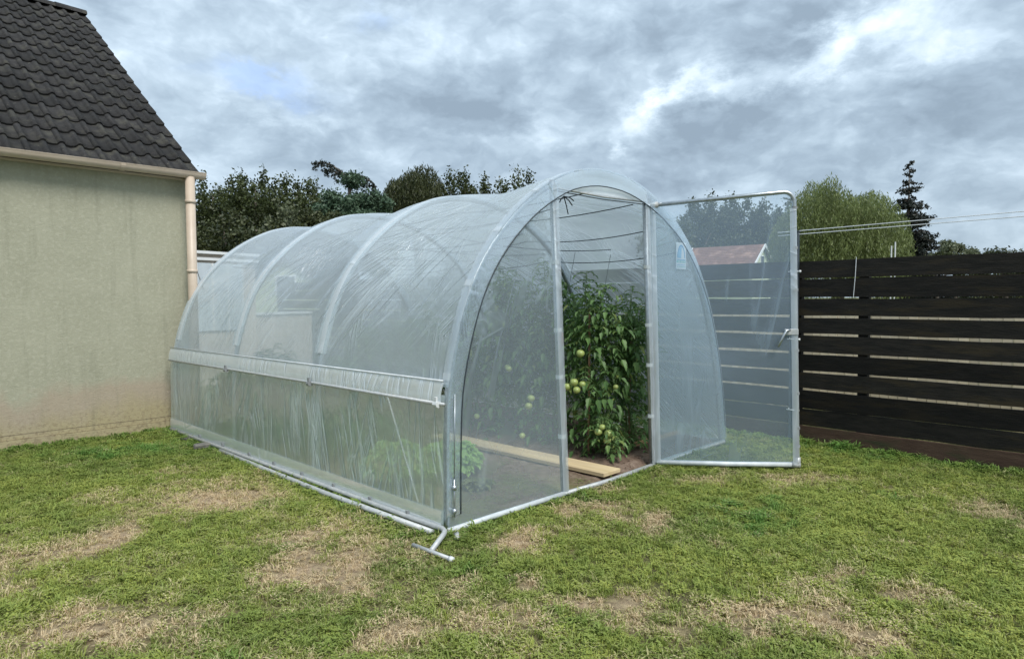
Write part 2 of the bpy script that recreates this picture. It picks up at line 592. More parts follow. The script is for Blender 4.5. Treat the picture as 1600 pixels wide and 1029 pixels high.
def wall_mat():
    m, nt, b = principled('roughcast_render')
    tc = nt.new('ShaderNodeTexCoord')
    v = tc.outputs['Object']
    n1 = nt.noise(v, 2.2, 6, 0.65)
    n2 = nt.noise(v, 24, 4, 0.6)
    z = nt.sep(v)[2]
    x = nt.sep(v)[0]
    base = nt.mix(nt.mapr(n1, 0.35, 0.65), (.32, .315, .235, 1), (.365, .358, .272, 1))
    base = nt.mix(nt.m('MULTIPLY', nt.mapr(n2, 0.5, 0.62), 0.55), base, (.41, .40, .31, 1))
    edge = nt.m('ADD', z, nt.m('MULTIPLY', nt.m('SUBTRACT', nt.noise(v, 1.6, 5, 0.6), 0.5), 0.9))
    base = nt.mix(nt.mapr(edge, 0.66, 0.50, 0, 0.62), base, (.37, .285, .215, 1))           # damp-stained foot of the wall
    base = nt.mix(nt.mapr(edge, 0.42, 0.15, 0, 0.7), base, (.36, .31, .17, 1))
    streak = nt.noise(nt.vm('MULTIPLY', v, (9.0, 9.0, .7)), 1.0, 5, 0.65)
    base = nt.mix(nt.mapr(streak, 0.54, 0.74, 0, 0.35), base, (.20, .20, .145, 1))        # run-off streaks
    spl = nt.m('MULTIPLY', nt.mapr(z, .42, .1), nt.mapr(nt.noise(v, 26, 5, 0.7), .48, .62))
    base = nt.mix(nt.m('MULTIPLY', spl, .6), base, (.17, .13, .085, 1))                   # earth splashes
    wj = nt.m('ADD', z, nt.m('MULTIPLY', nt.noise(v, 5, 4, 0.6), .012))
    joint = nt.m('SUBTRACT', 1.0, nt.m('MULTIPLY', nt.m('ABSOLUTE', nt.m('SUBTRACT', wj, .155)), 180.0), clamp=True)
    base = nt.mix(nt.m('MULTIPLY', joint, .8), base, (.06, .045, .035, 1))                # open joint above the plinth
    nt.put(b.inputs['Base Color'], base)
    b.inputs['Roughness'].default_value = 0.95
    b.inputs['Specular IOR Level'].default_value = 0.15
    bp = nt.new('ShaderNodeBump')
    bp.inputs['Strength'].default_value = 0.9
    bp.inputs['Distance'].default_value = 0.006
    nt.put(bp.inputs['Height'], nt.m('ADD', nt.noise(v, 90, 5, 0.7), nt.m('MULTIPLY', nt.noise(v, 30, 3, 0.6), 0.8)))
    nt.put(b.inputs['Normal'], bp.outputs[0])
    return m


def add_specks(m):
    nt = NT(m.node_tree)
    b = nt.n['Principled BSDF']
    src = b.inputs['Base Color'].links[0].from_socket
    tc = nt.new('ShaderNodeTexCoord')
    oi = nt.new('ShaderNodeObjectInfo')
    v = nt.vm('ADD', tc.outputs['Object'], nt.vm('MULTIPLY', nt.comb(oi.outputs['Random'], oi.outputs['Random'], 0.0), (31.0, 57.0, 1.0)))
    sp = nt.mapr(nt.noise(v, 42, 3, .6), .66, .72, 0, .8)
    nt.put(b.inputs['Base Color'], nt.mix(sp, src, (.16, .155, .12, 1)))


add_specks(M['tile'])
M['wall'] = wall_mat()


def soil_mat():
    m, nt, b = principled('garden_soil')
    tc = nt.new('ShaderNodeTexCoord')
    v = tc.outputs['Object']
    n = nt.noise(v, 14, 8, 0.7)
    col = nt.ramp(n, [(0.3, (.085, .055, .040)), (0.5, (.17, .12, .09)), (0.7, (.27, .205, .16))])
    g = nt.mapr(nt.noise(nt.vm('ADD', v, (4, 2, 1)), 2.2, 5, 0.7), 0.42, 0.56)
    lx = nt.mapr(nt.sep(v)[0], 1.7, 1.2)
    col = nt.mix(nt.m('MULTIPLY', nt.m('MULTIPLY', g, lx), 0.75), col, (.17, .18, .07, 1))
    nt.put(b.inputs['Base Color'], col)
    b.inputs['Roughness'].default_value = 1.0
    b.inputs['Specular IOR Level'].default_value = 0.1
    bp = nt.new('ShaderNodeBump')
    bp.inputs['Strength'].default_value = 1.0
    bp.inputs['Distance'].default_value = 0.02
    nt.put(bp.inputs['Height'], nt.noise(v, 38, 8, 0.7))
    nt.put(b.inputs['Normal'], bp.outputs[0])
    return m


M['soil'] = soil_mat()


def lawn_mats():
    # ground under the blades
    m, nt, b = principled('lawn_ground')
    at_ = nt.new('ShaderNodeAttribute')
    at_.attribute_name = 'dry'
    dry = at_.outputs['Fac']
    g = nt.new('ShaderNodeNewGeometry')
    p = g.outputs['Position']
    n = nt.noise(p, 30, 6, 0.7)
    n2 = nt.noise(p, 3, 5, 0.6)
    green = nt.mix(nt.mapr(n, .35, .65), (.045, .05, .02, 1), (.17, .17, .06, 1))
    straw = nt.mix(nt.mapr(n, .35, .65), (.27, .19, .13, 1), (.52, .40, .26, 1))
    dd = nt.m('ADD', dry, nt.m('MULTIPLY', nt.m('SUBTRACT', n2, 0.5), 0.5), clamp=True)
    nt.put(b.inputs['Base Color'], nt.mix(dd, green, straw))
    b.inputs['Roughness'].default_value = 1.0
    b.inputs['Specular IOR Level'].default_value = 0.1
    bp = nt.new('ShaderNodeBump')
    bp.inputs['Strength'].default_value = 1.0
    bp.inputs['Distance'].default_value = 0.02
    nt.put(bp.inputs['Height'], nt.noise(p, 60, 6, 0.7))
    nt.put(b.inputs['Normal'], bp.outputs[0])
    M['lawn_ground'] = m
    # blades
    m = bpy.data.materials.new('grass_blade')
    m.use_nodes = True
    nt = NT(m.node_tree)
    nt.n.clear()
    out = nt.new('ShaderNodeOutputMaterial')

    def att(nm):
        a = nt.new('ShaderNodeAttribute')
        a.attribute_type = 'INSTANCER'
        a.attribute_name = nm
        return a.outputs['Fac']
    dry, lush, hue = att('dry'), att('lush'), att('hue')
    g = nt.new('ShaderNodeNewGeometry')
    r = g.outputs['Random Per Island']
    dd = nt.mapr(nt.m('ADD', dry, nt.m('MULTIPLY', nt.m('SUBTRACT', r, 0.5), 0.7)), 0.32, 0.68)
    green = nt.mix(hue, (.125, .170, .036, 1), (.40, .42, .090, 1))
    green = nt.mix(r, green, (.24, .30, .07, 1))
    green = nt.mix(lush, green, (.11, .24, .05, 1))
    straw = nt.mix(r, (.44, .33, .19, 1), (.68, .55, .35, 1))
    col = nt.mix(dd, green, straw)
    p = nt.new('ShaderNodeBsdfPrincipled')
    nt.put(p.inputs['Base Color'], col)
    p.inputs['Roughness'].default_value = 0.55
    p.inputs['Specular IOR Level'].default_value = 0.3
    t = nt.new('ShaderNodeBsdfTranslucent')
    nt.put(t.inputs['Color'], col)
    mx = nt.new('ShaderNodeMixShader')
    mx.inputs[0].default_value = 0.3
    nt.l.new(p.outputs[0], mx.inputs[1])
    nt.l.new(t.outputs[0], mx.inputs[2])
    nt.l.new(mx.outputs[0], out.inputs[0])
    M['blade'] = m


lawn_mats()

# ------------------------------------------------------------------ place frames
TH = 0.7875
O = Vector((-0.4273, 4.2046, 0))
ES = Vector((math.cos(TH), math.sin(TH), 0))       # along the front of the tunnel
ET = Vector((-math.sin(TH), math.cos(TH), 0))      # along its length
HA = 0.7978
HC = Vector((-3.809, 7.98, 0))                      # house corner
HE = Vector((math.cos(HA), math.sin(HA), 0))
HN = Vector((-math.sin(HA), math.cos(HA), 0))
FA = 2.3561
FE = Vector((math.cos(FA), math.sin(FA), 0))        # along the fence, away to the left
FO = Vector((4.014, 5.9, 0))


def G(s, t, z=0.0):
    return O + ES * s + ET * t + Vector((0, 0, z))


# ------------------------------------------------------------------ lawn
def gp(u, v):
    return at(u, v, z=0)


DRY = [(340, 772, 95, 24, .95), (500, 832, 60, 34, .7), (430, 890, 55, 28, .75), (545, 890, 50, 26, .85), (440, 915, 70, 20, .8),
       (130, 850, 34, 34, 1.1), (30, 880, 60, 40, .7), (190, 985, 110, 30, .7), (60, 1000, 90, 40, .7), (822, 838, 34, 13, .95),
       (940, 800, 46, 13, .85), (1020, 822, 36, 14, .8), (850, 903, 26, 22, .8), (960, 948, 70, 20, 1.0), (1000, 968, 50, 12, .7),
       (810, 995, 90, 30, .75), (610, 1012, 60, 22, .85), (1215, 955, 130, 18, .8), (1340, 985, 90, 26, .85), (1100, 975, 80, 20, .6),
       (1230, 746, 60, 9, .7), (1100, 742, 50, 7, .5), (1425, 855, 36, 9, .7), (1110, 857, 20, 7, .5), (1300, 925, 60, 10, .5),
       (700, 930, 60, 20, .45), (560, 850, 50, 26, .6), (250, 740, 80, 10, .3), (180, 775, 50, 12, .35), (1520, 960, 60, 26, .6),
       (940, 760, 40, 6, .6), (420, 850, 60, 14, .4), (1560, 800, 50, 14, .5), (290, 1010, 60, 20, .4), (1180, 1000, 60, 14, .5)]
LUSH = [(1170, 808, 62, 22, .9), (1195, 790, 30, 14, .7), (600, 795, 60, 14, .8), (200, 702, 90, 12, .9), (1350, 712, 90, 12, .8),
        (870, 783, 50, 8, .8), (390, 1012, 50, 14, .6), (1370, 770, 40, 10, .6), (740, 900, 60, 16, .4), (900, 985, 60, 10, .4),
        (430, 780, 50, 10, .4), (660, 850, 30, 10, .6), (1290, 700, 60, 8, .5)]


def ellipses(lst):
    outl = []
    for u, v, ru, rv, a in lst:
        c = gp(u, v)
        rx = abs((gp(u + ru, v) - c).x)
        ry = abs((gp(u, v - rv) - gp(u, v + rv)).y) / 2
        outl.append((c.x, c.y, rx, ry, a))
    return np.array(outl)


DRY_E, LUSH_E = ellipses(DRY), ellipses(LUSH)


def vnoise(x, y, sc, seed, octv=4):
    """value noise, vectorised"""
    tot = np.zeros_like(x)
    amp, s = 1.0, sc
    nrm = 0
    for o in range(octv):
        xs, ys = x * s + seed * 13.7 + o * 5.1, y * s + seed * 7.3 + o * 9.7
        xi, yi = np.floor(xs), np.floor(ys)
        fx, fy = xs - xi, ys - yi
        fx = fx * fx * (3 - 2 * fx)
        fy = fy * fy * (3 - 2 * fy)

        def h(a, b):
            q = np.sin(a * 127.1 + b * 311.7 + seed * 17.0) * 43758.5453
            return q - np.floor(q)
        n = (h(xi, yi) * (1 - fx) + h(xi + 1, yi) * fx) * (1 - fy) + (h(xi, yi + 1) * (1 - fx) + h(xi + 1, yi + 1) * fx) * fy
        tot += n * amp
        nrm += amp
        amp *= 0.55
        s *= 2.1
    return tot / nrm


def field(x, y, E_):
    wx = x + (vnoise(x, y, 2.2, 3) - .5) * .55
    wy = y + (vnoise(x, y, 2.2, 5) - .5) * .75
    r = np.zeros_like(x)
    for cx, cy, rx, ry, a in E_:
        q = ((wx - cx) / rx) ** 2 + ((wy - cy) / ry) ** 2
        r = np.maximum(r, a * np.exp(-q * 0.9))
    return r


def dryness(x, y):
    d = field(x, y, DRY_E)
    d = d + (vnoise(x, y, 5.0, 9, 3) - .5) * .35 * (d > .1) + np.clip(vnoise(x, y, 1.1, 21) - .60, 0, 1) * 1.6
    return np.clip(d * 0.92 + (vnoise(x, y, 9.0, 31, 2) - .5) * .55 + (vnoise(x, y, 28.0, 33, 2) - .5) * .3, 0, 1)


def build_ground():
    # the far ground is one sheet to the horizon with a finer lawn part near the camera
    xs = np.concatenate([[-900, -300, -100, -40, -20], np.arange(-9, 9.01, 0.09), [14, 22, 40, 100, 300, 900]])
    ys = np.concatenate([[-300, -60, -12, -4], np.arange(0.0, 13.01, 0.09), [16, 22, 35, 70, 150, 400, 1200]])
    X, Y = np.meshgrid(xs, ys)
    near = (np.abs(X) < 9) & (Y > 0.3) & (Y < 12.8)
    Z = np.where(near, (vnoise(X, Y, 2.5, 41, 3) - .5) * .022 - .006, -.01)
    nx, ny = len(xs), len(ys)
    V = np.stack([X, Y, Z], -1).reshape(-1, 3)
    idx = np.arange(nx * ny).reshape(ny, nx)
    F = np.stack([idx[:-1, :-1], idx[:-1, 1:], idx[1:, 1:], idx[1:, :-1]], -1).reshape(-1, 4)
    me = bpy.data.meshes.new('lawn')
    me.from_pydata(V.tolist(), [], F.tolist())
    a = me.attributes.new('dry', 'FLOAT', 'POINT')
    a.data.foreach_set('value', dryness(X.ravel(), Y.ravel()).astype(np.float32))
    me.materials.append(M['lawn_ground'])
    me.polygons.foreach_set('use_smooth', [True] * len(me.polygons))
    o = bpy.data.objects.new('lawn', me)
    C.objects.link(o)
    tag(o, kind='structure')


build_ground()


def tuft_mesh(name, n, hmin, hmax, spread, lean, seed, w=0.0022):
    r = random.Random(seed)
    mb = MB()
    for i in range(n):
        a = r.uniform(0, 2 * PI)
        q = spread * math.sqrt(r.random())
        bx, by = q * math.cos(a), q * math.sin(a)
        h = r.uniform(hmin, hmax)
        d = r.uniform(0, 2 * PI)
        l = r.uniform(0.2, 1.0) * lean
        dx, dy = math.cos(d), math.sin(d)
        wx, wy = -dy * w, dx * w
        ww = r.uniform(.7, 1.5)
        wx *= ww
        wy *= ww
        p0 = (bx, by, -0.004)
        p1 = (bx + dx * l * h * .45, by + dy * l * h * .45, h * .6)
        p2 = (bx + dx * l * h * 1.25, by + dy * l * h * 1.25, h * (1.0 - .35 * l))
        mb.add([(p0[0] - wx, p0[1] - wy, p0[2]), (p0[0] + wx, p0[1] + wy, p0[2]),
                (p1[0] + wx * .8, p1[1] + wy * .8, p1[2]), (p1[0] - wx * .8, p1[1] - wy * .8, p1[2]), p2],
               [(0, 1, 2, 3), (3, 2, 4)])
    o = mb.build(name, M['blade'])
    return o


def in_box(x, y, origin, ex, ey, x0, x1, y0, y1):
    a = (x - origin.x) * ex.x + (y - origin.y) * ex.y
    b = (x - origin.x) * ey.x + (y - origin.y) * ey.y
    return (a > x0) & (a < x1) & (b > y0) & (b < y1)


def scatter_instances(name, pts, attrs, scale, rot, srcs, kind_label):
    """one object: a point cloud mesh carrying instances of the tufts (geometry nodes)"""
    me = bpy.data.meshes.new(name)
    me.vertices.add(len(pts))
    me.vertices.foreach_set('co', pts.astype(np.float32).ravel())
    for k, v in attrs.items():
        a = me.attributes.new(k, 'FLOAT', 'POINT')
        a.data.foreach_set('value', v.astype(np.float32))
    a = me.attributes.new('gscale', 'FLOAT', 'POINT')
    a.data.foreach_set('value', scale.astype(np.float32))
    a = me.attributes.new('grot', 'FLOAT_VECTOR', 'POINT')
    a.data.foreach_set('vector', rot.astype(np.float32).ravel())
    o = bpy.data.objects.new(name, me)
    C.objects.link(o)
    col = bpy.data.collections.new(name + '_tufts')
    for s in srcs:
        C.objects.unlink(s)
        col.objects.link(s)
    ng = bpy.data.node_groups.new(name, 'GeometryNodeTree')
    ng.interface.new_socket('Geometry', in_out='INPUT', socket_type='NodeSocketGeometry')
    ng.interface.new_socket('Geometry', in_out='OUTPUT', socket_type='NodeSocketGeometry')
    gi = ng.nodes.new('NodeGroupInput')
    go = ng.nodes.new('NodeGroupOutput')
    ci = ng.nodes.new('GeometryNodeCollectionInfo')
    ci.inputs['Collection'].default_value = col
    ci.inputs['Separate Children'].default_value = True
    ci.inputs['Reset Children'].default_value = True
    ip = ng.nodes.new('GeometryNodeInstanceOnPoints')
    ip.inputs['Pick Instance'].default_value = True
    sa = ng.nodes.new('GeometryNodeInputNamedAttribute')
    sa.data_type = 'FLOAT'
    sa.inputs[0].default_value = 'gscale'
    ra = ng.nodes.new('GeometryNodeInputNamedAttribute')
    ra.data_type = 'FLOAT_VECTOR'
    ra.inputs[0].default_value = 'grot'
    ng.links.new(gi.outputs[0], ip.inputs['Points'])
    ng.links.new(ci.outputs[0], ip.inputs['Instance'])
    ng.links.new([s for s in sa.outputs if s.enabled][0], ip.inputs['Scale'])
    ng.links.new([s for s in ra.outputs if s.enabled][0], ip.inputs['Rotation'])
    ng.links.new(ip.outputs[0], go.inputs[0])
    md = o.modifiers.new('scatter', 'NODES')
    md.node_group = ng
    tag(o, kind_label, name, kind='stuff')
    return o


def build_grass():
    srcs = [tuft_mesh('tuft', 26, .012, .034, .038, 1.2, i) for i in range(4)]
    srcs.append(tuft_mesh('tuft', 16, .02, .050, .030, 1.5, 8, .0028))
    srcs.append(tuft_mesh('tuft', 9, .03, .066, .022, 1.1, 9, .0032))
    clover = MB()
    rr = random.Random(3)
    for _ in range(14):
        a, q = rr.uniform(0, 6.28), .04 * math.sqrt(rr.random())
        c = Vector((q * math.cos(a), q * math.sin(a), rr.uniform(.012, .03)))
        for k in range(3):
            b_ = a + k * 2.094
            e1 = Vector((math.cos(b_), math.sin(b_), rr.uniform(-.1, .3)))
            e2 = Vector((-math.sin(b_), math.cos(b_), 0)) * .0048
            clover.add([c, c + e1 * .006 + e2, c + e1 * .011, c + e1 * .006 - e2], [(0, 1, 2, 3)])
    srcs.append(clover.build('tuft', M['blade']))
    N = 150000
    y = 1.3 + (12.0 - 1.3) * rng.random(N) ** 1.0
    half = 0.86 * y + 0.7
    x = (rng.random(N) * 2 - 1) * half
    keep = rng.random(N) < np.clip((half / 6.5), .25, 1) * np.where(y < 8.5, 1, .3)
    # even density near, thinner beyond
    tun = in_box(x, y, O, ES, ET, -0.01, 3.69, -0.01, 4.9)
    hou = in_box(x, y, HC, HE, HN, -7, 0.0, 0.0, 9)
    fen = in_box(x, y, FO, FE, HE, -5, 14, 0.02, 20)
    keep &= ~tun & ~hou & ~fen
    x, y = x[keep], y[keep]
    dry = dryness(x, y)
    lush = np.clip((field(x, y, LUSH_E) + .12) * (vnoise(x, y, 11, 77, 3) * 3.2 - 1.1), 0, .85)
    hue = np.clip((vnoise(x, y, 1.3, 51, 4) - .5) * 2.2 + (vnoise(x, y, 12, 53, 2) - .5) * 1.2 + .5, 0, 1)
    thin = rng.random(len(x)) < (1 - .5 * dry)
    x, y, dry, lush, hue = x[thin], y[thin], dry[thin], lush[thin], hue[thin]
    tall = vnoise(x, y, 4.0, 61, 3)
    sc = (.65 + .7 * tall) * (1 - .38 * dry) * (1 + .5 * lush)
    # uncut grass where the mower does not reach: along walls, pipe and fence
    def near(a, lo, hi):
        return np.clip(1 - np.abs(a - lo) / hi, 0, 1)
    s_ = (x - O.x) * ES.x + (y - O.y) * ES.y
    t_ = (x - O.x) * ET.x + (y - O.y) * ET.y
    edge = np.maximum(near(s_, -.06, .16) * (t_ > -.1) * (t_ < 5), near(t_, -.06, .10) * (s_ > -.1) * (s_ < 3.8) * .6)
    fd = -((x - FO.x) * HE.x + (y - FO.y) * HE.y)
    edge = np.maximum(edge, near(fd, 0.05, .22))
    hd = -((x - HC.x) * HN.x + (y - HC.y) * HN.y)
    edge = np.maximum(edge, near(hd, 0.04, .14) * (((x - HC.x) * HE.x + (y - HC.y) * HE.y) < .3))
    sc = sc * (1 + 1.1 * edge * vnoise(x, y, 5.0, 71, 3))
    pts = np.stack([x, y, (vnoise(x, y, 2.5, 41, 3) - .5) * .022 - .006], -1)
    rot = np.stack([(rng.random(len(x)) - .5) * .5, (rng.random(len(x)) - .5) * .5, rng.random(len(x)) * 6.28], -1)
    scatter_instances('grass', pts, dict(dry=dry, lush=np.maximum(lush, edge * .6), hue=hue), sc, rot, srcs,
                      'short patchy lawn grass, green with straw coloured dry spots')


build_grass()


# ------------------------------------------------------------------ the house on the left
def build_house():
    h = thing('house', 'rendered house with dark tiled roof and pink-brown gutter, at the left edge beside the tunnel', 'house', HC, HA)
    W_, D_, EAVE = 6.0, 8.8, 2.97
    slope = math.atan2(3.06, 4.4)
    half = D_ / 2
    rise = half * math.tan(slope)
    # walls as one closed shell with gable ends
    mb = MB()
    x0, x1, y0, y1 = -W_, 0.0, 0.0, D_
    zb, zt = 0.10, EAVE
    vs = [(x0, y0, zb), (x1, y0, zb), (x1, y1, zb), (x0, y1, zb), (x0, y0, zt), (x1, y0, zt), (x1, y1, zt), (x0, y1, zt),
          (x0, half, zt + rise - .03), (x1, half, zt + rise - .03)]
    mb.add(vs, [(0, 1, 5, 4), (1, 2, 6, 9, 5), (2, 3, 7, 6), (3, 0, 4, 8, 7), (0, 3, 2, 1)])
    mb.build('wall', M['wall'], h)
    # plinth, slightly proud, below the drip line
    mb = MB()
    mb.box((-W_ / 2 + .006, D_ / 2, 0.045), (W_ + .03, D_ + .036, .103))
    mb.build('plinth', M['wall'], h)
    # roof
    roof = MB()
    ov = .055
    th_ = .05
    cs, sn = math.cos(slope), math.sin(slope)
    ye, ze = -.12, EAVE + .02 - .12 * math.tan(slope) + .0

    def rp(x, d, n):     # point on the slope: d along it from the eave, n above it
        return (x, ye + d * cs - n * sn, ze + d * sn + n * cs)
    LEN = (half - ye) / cs
    for sgn in (0, 1):
        pts = [rp(-W_ - .1, 0, 0), rp(ov, 0, 0), rp(ov, LEN, 0), rp(-W_ - .1, LEN, 0), rp(-W_ - .1, 0, th_), rp(ov, 0, th_), rp(ov, LEN, th_), rp(-W_ - .1, LEN, th_)]
        if sgn:
            pts = [(p[0], D_ - p[1], p[2]) for p in pts]
        roof.add(pts, [(0, 3, 2, 1), (4, 5, 6, 7), (0, 1, 5, 4), (1, 2, 6, 5), (2, 3, 7, 6), (3, 0, 4, 7)])
    rf = roof.build('roof', M['tile'], h)
    # interlocking tiles, one object each
    tw, rows = .333, 16
    gauge = LEN / rows
    L = gauge + .065
    prof = [(0, .018), (.016, .040), (.036, .046), (.056, .038), (.070, .012), (.115, .004), (.155, .012), (.167, .018),
            (.183, .040), (.203, .046), (.223, .038), (.237, .012), (.285, .004), (.325, .010), (.343, .022)]
    tb = MB()
    n = len(prof)
    tilt = .024

    def tp(x, d, z):
        return (x, d, z)
    vs = []
    for (d, dz) in ((0, tilt), (L, 0.0)):
        for (x, z) in prof:
            vs.append((x, d, z + dz))
    for (x, z) in prof:
        vs.append((x, 0, z + tilt - .022))
    for (x, z) in prof:
        vs.append((x, .02, z + tilt - .022))
    fs = [(i, i + 1, n + i + 1, n + i) for i in range(n - 1)]
    fs += [(2 * n + i, 2 * n + i + 1, i + 1, i) for i in range(n - 1)]
    fs += [(n - 1, 2 * n + n - 1, 2 * n - 1), (0, n, 2 * n)]
    tb.add(vs, fs)
    tme = tb.mesh('tile', M['tile'], True)
    tme.polygons.foreach_set('use_smooth', [i < n - 1 for i in range(len(tme.polygons))])
    cols = 18
    Rm = Matrix.Rotation(slope, 4, 'X')
    for r in range(rows):
        for c in range(cols):
            x = ov - .0 - (c + 1) * tw
            p = rp(x, r * gauge - .05, th_ + .004)
            jit = Matrix.Rotation(rnd.uniform(-.006, .006), 4, 'Z') @ Matrix.Rotation(rnd.uniform(-.006, .008), 4, 'X')
            link_mesh('tile', tme, rf, Matrix.Translation((p[0], p[1], p[2] + rnd.uniform(-.002, .003))) @ Rm @ jit)
    # far slope covering, verge trim, ridge caps
    vb = MB()
    for sgn in (0, 1):
        a = Vector(rp(ov - .03, -.02, -.01))
        b = Vector(rp(ov - .03, LEN, -.01))
        if sgn:
            a.y, b.y = D_ - a.y, D_ - b.y
        dirv = (b - a).normalized()
        rot = dirv.to_track_quat('Y', 'Z').to_matrix()
        vb.box((a + b) / 2, (.022, (b - a).length, .07), rot)
    vb.build('verge', M['tile'], h)
    top = rp(0, LEN, th_ + .03)
    kb = MB()
    ang = [PI * k / 6 for k in range(7)]
    vs = []
    for x, s in ((0, 1.0), (.43, .9)):
        for a in ang:
            vs.append((x, math.cos(a) * .13 * s, math.sin(a) * .10 * s - .02))
    kb.add(vs, [(i, i + 1, 7 + i + 1, 7 + i) for i in range(6)] + [tuple(range(7)), tuple(range(13, 6, -1))])
    kme = kb.mesh('ridge_tile', M['tile'], True)
    for c in range(16):
        link_mesh('ridge_tile', kme, h, Matrix.Translation((ov + .03 - .43 - c * .385, half, top[2] + .01)))
    # fascia and soffit
    mb = MB()
    mb.box((-W_ / 2, -.055, EAVE - .045), (W_ + .02, .10, .06))
    mb.build('fascia', M['gutter'], h)
    # half-round gutter with a rolled lip
    gb = MB()
    gy, gz, gr = -.175, EAVE + .0, .066
    sec = [(gy + math.cos(a) * gr, gz + math.sin(a) * gr) for a in [PI + PI * k / 10 for k in range(11)]]
    sec = [(gy - gr - .008, gz + .008)] + sec
    inner = [(gy + math.cos(a) * (gr - .004), gz + math.sin(a) * (gr - .004)) for a in [2 * PI - PI * k / 10 for k in range(11)]]
    loop = sec + inner
    m_ = len(loop)
    vs = [(x, y, z) for x in (-W_ - .1, .12) for (y, z) in loop]
    fs = [(i, (i + 1) % m_, m_ + (i + 1) % m_, m_ + i) for i in range(m_)]
    gb.add(vs, fs)
    cap = [(.12, y, z) for (y, z) in sec[1:]]
    gb.add(cap, [tuple(range(len(cap)))])
    g = gb.build('gutter', M['gutter'], h, True)
    for xx in (-.75, -2.4, -4.1):
        cb = MB()
        sec2 = [(gy + math.cos(a) * (gr + .006), gz + math.sin(a) * (gr + .006)) for a in [PI + PI * k / 10 for k in range(11)]]
        vs = [(x, y, z) for x in (xx - .025, xx + .025) for (y, z) in sec2]
        cb.add(vs, [(i, i + 1, 12 + i - 0, 11 + i) for i in range(10)])
        cb.build('union_bracket', M['gutter'], g)
    # downpipe: from the gutter outlet straight down at the corner
    pb = MB()
    px, py = -.045, -.235
    pb.tube([(px, gy, gz - .05), (px, gy, .05)], .052, 16)
    dp = pb.build('downpipe', M['gutter'], h, True)
    for z in (2.62, 1.82, .9):
        cb = MB()
        cb.tube([(px, py + .06, z), (px, py + .06, z + .035)], .060, 16)
        cb.box((px, py + .115, z + .017), (.05, .05, .03))
        cb.build('pipe_collar', M['gutter'], dp, True)
    # brace of the collar towards the right
    cb = MB()
    cb.tube([(px + .05, py + .04, 1.83), (.13, -.04, 1.62)], .006, 6)
    cb.build('stay', M['galv_dull'], dp)


build_house()


# ------------------------------------------------------------------ fences
def build_fence():
    f = thing('board_fence', 'tall black-stained fence of wide horizontal boards with narrow gaps, behind the tunnel and door', 'fence', FO, FA)
    # local x runs along the fence away to the left, local y towards the camera side is +? (HE is away)
    zt = [1.868, 1.69, 1.49, 1.30, 1.117, .925, .734, .549, .351, .176]
    gaps = [.008, .012, .016, .024, .026, .026, .026, .024, .010, .006]
    runs = [(-3.3, 1.49), (1.50, 5.4), (5.41, 9.3), (9.31, 13.2)]
    board_cache = {}
    for ri, (a, b) in enumerate(runs):
        for k in range(9):
            top = zt[k] - (gaps[k] / 2 if k else 0)
            bot = zt[k + 1] + gaps[k + 1] / 2
            hgt = top - bot
            L = b - a - .006
            mb = MB()
            nseg = 12
            wob = [rnd.uniform(-.004, .004) for _ in range(nseg + 1)]
            wob2 = [rnd.uniform(-.004, .004) for _ in range(nseg + 1)]
            vs = []
            for i in range(nseg + 1):
                x = a + L * i / nseg
                for (yy, zz) in ((-.012, -hgt / 2 + wob[i]), (.012, -hgt / 2 + wob[i]), (.012, hgt / 2 + wob2[i]), (-.012, hgt / 2 + wob2[i])):
                    vs.append((x - (a + b) / 2, yy, zz))
            fs = []
            for i in range(nseg):
                for q in range(4):
                    q2 = (q + 1) % 4
                    fs.append((i * 4 + q, (i + 1) * 4 + q, (i + 1) * 4 + q2, i * 4 + q2))
            fs += [(0, 1, 2, 3), tuple(nseg * 4 + q for q in (3, 2, 1, 0))]
            mb.add(vs, fs)
            o = mb.build('board', M['fence'], f)
            o.location = ((a + b) / 2, rnd.uniform(-.003, .003), (top + bot) / 2)
            o.rotation_euler = (rnd.uniform(-.015, .015), rnd.uniform(-.0008, .0008) + (.0015 if ri == 1 else 0), 0)
        mb = MB()
        mb.box((0, 0, .085), (b - a - .004, .032, .178))
        o = mb.build('base_board', M['gravel_board'], f, bevel=.003)
        o.location = ((a + b) / 2, .006, 0)
    for x in (-3.0, -1.05, .86, 1.50, 3.4, 5.405, 7.4, 9.305, 11.3, 13.15):
        mb = MB()
        mb.box((x, -.052, .92), (.09, .075, 1.84))
        mb.build('post', M['fence'], f, bevel=.004)
    # thin pale wire hanging over the top board
    w = MB()
    p0 = at(1335, 404, y=6.5)
    q = MB()
    wr = tag(empty('hanging_wire', (0, 0, 0)), 'thin pale wire hanging down over the top boards of the black fence', 'wire')
    lx = (p0 - FO).dot(FE)
    pts = [FO + FE * (lx + .0) - HE * .02 + Vector((0, 0, 1.885)), FO + FE * (lx + .005) - HE * .026 + Vector((0, 0, 1.7)),
           FO + FE * (lx + .02) - HE * .024 + Vector((0, 0, 1.49))]
    q.tube(pts, .003, 6)
    q.build('wire', M['white_wire'], wr)
    # pale low fence seen through the gaps
    p = thing('picket_fence', 'low pale fence of vertical boards seen through the gaps of the black fence', 'fence', FO + HE * 2.2, FA)
    pm = MB()
    pm.box((0, 0, .63), (.098, .018, 1.26))
    pme = pm.mesh('board', M['pale_board'])
    for i in range(135):
        x = -5.4 + i * .104
        link_mesh('board', pme, p, Matrix.Translation((x, rnd.uniform(-.004, .004), rnd.uniform(-.012, .012))))
    for zz in (.25, .9):
        mb = MB()
        mb.box((1.6, -.03, zz), (14.0, .035, .07))
        mb.build('rail', M['pale_board'], p)


build_fence()


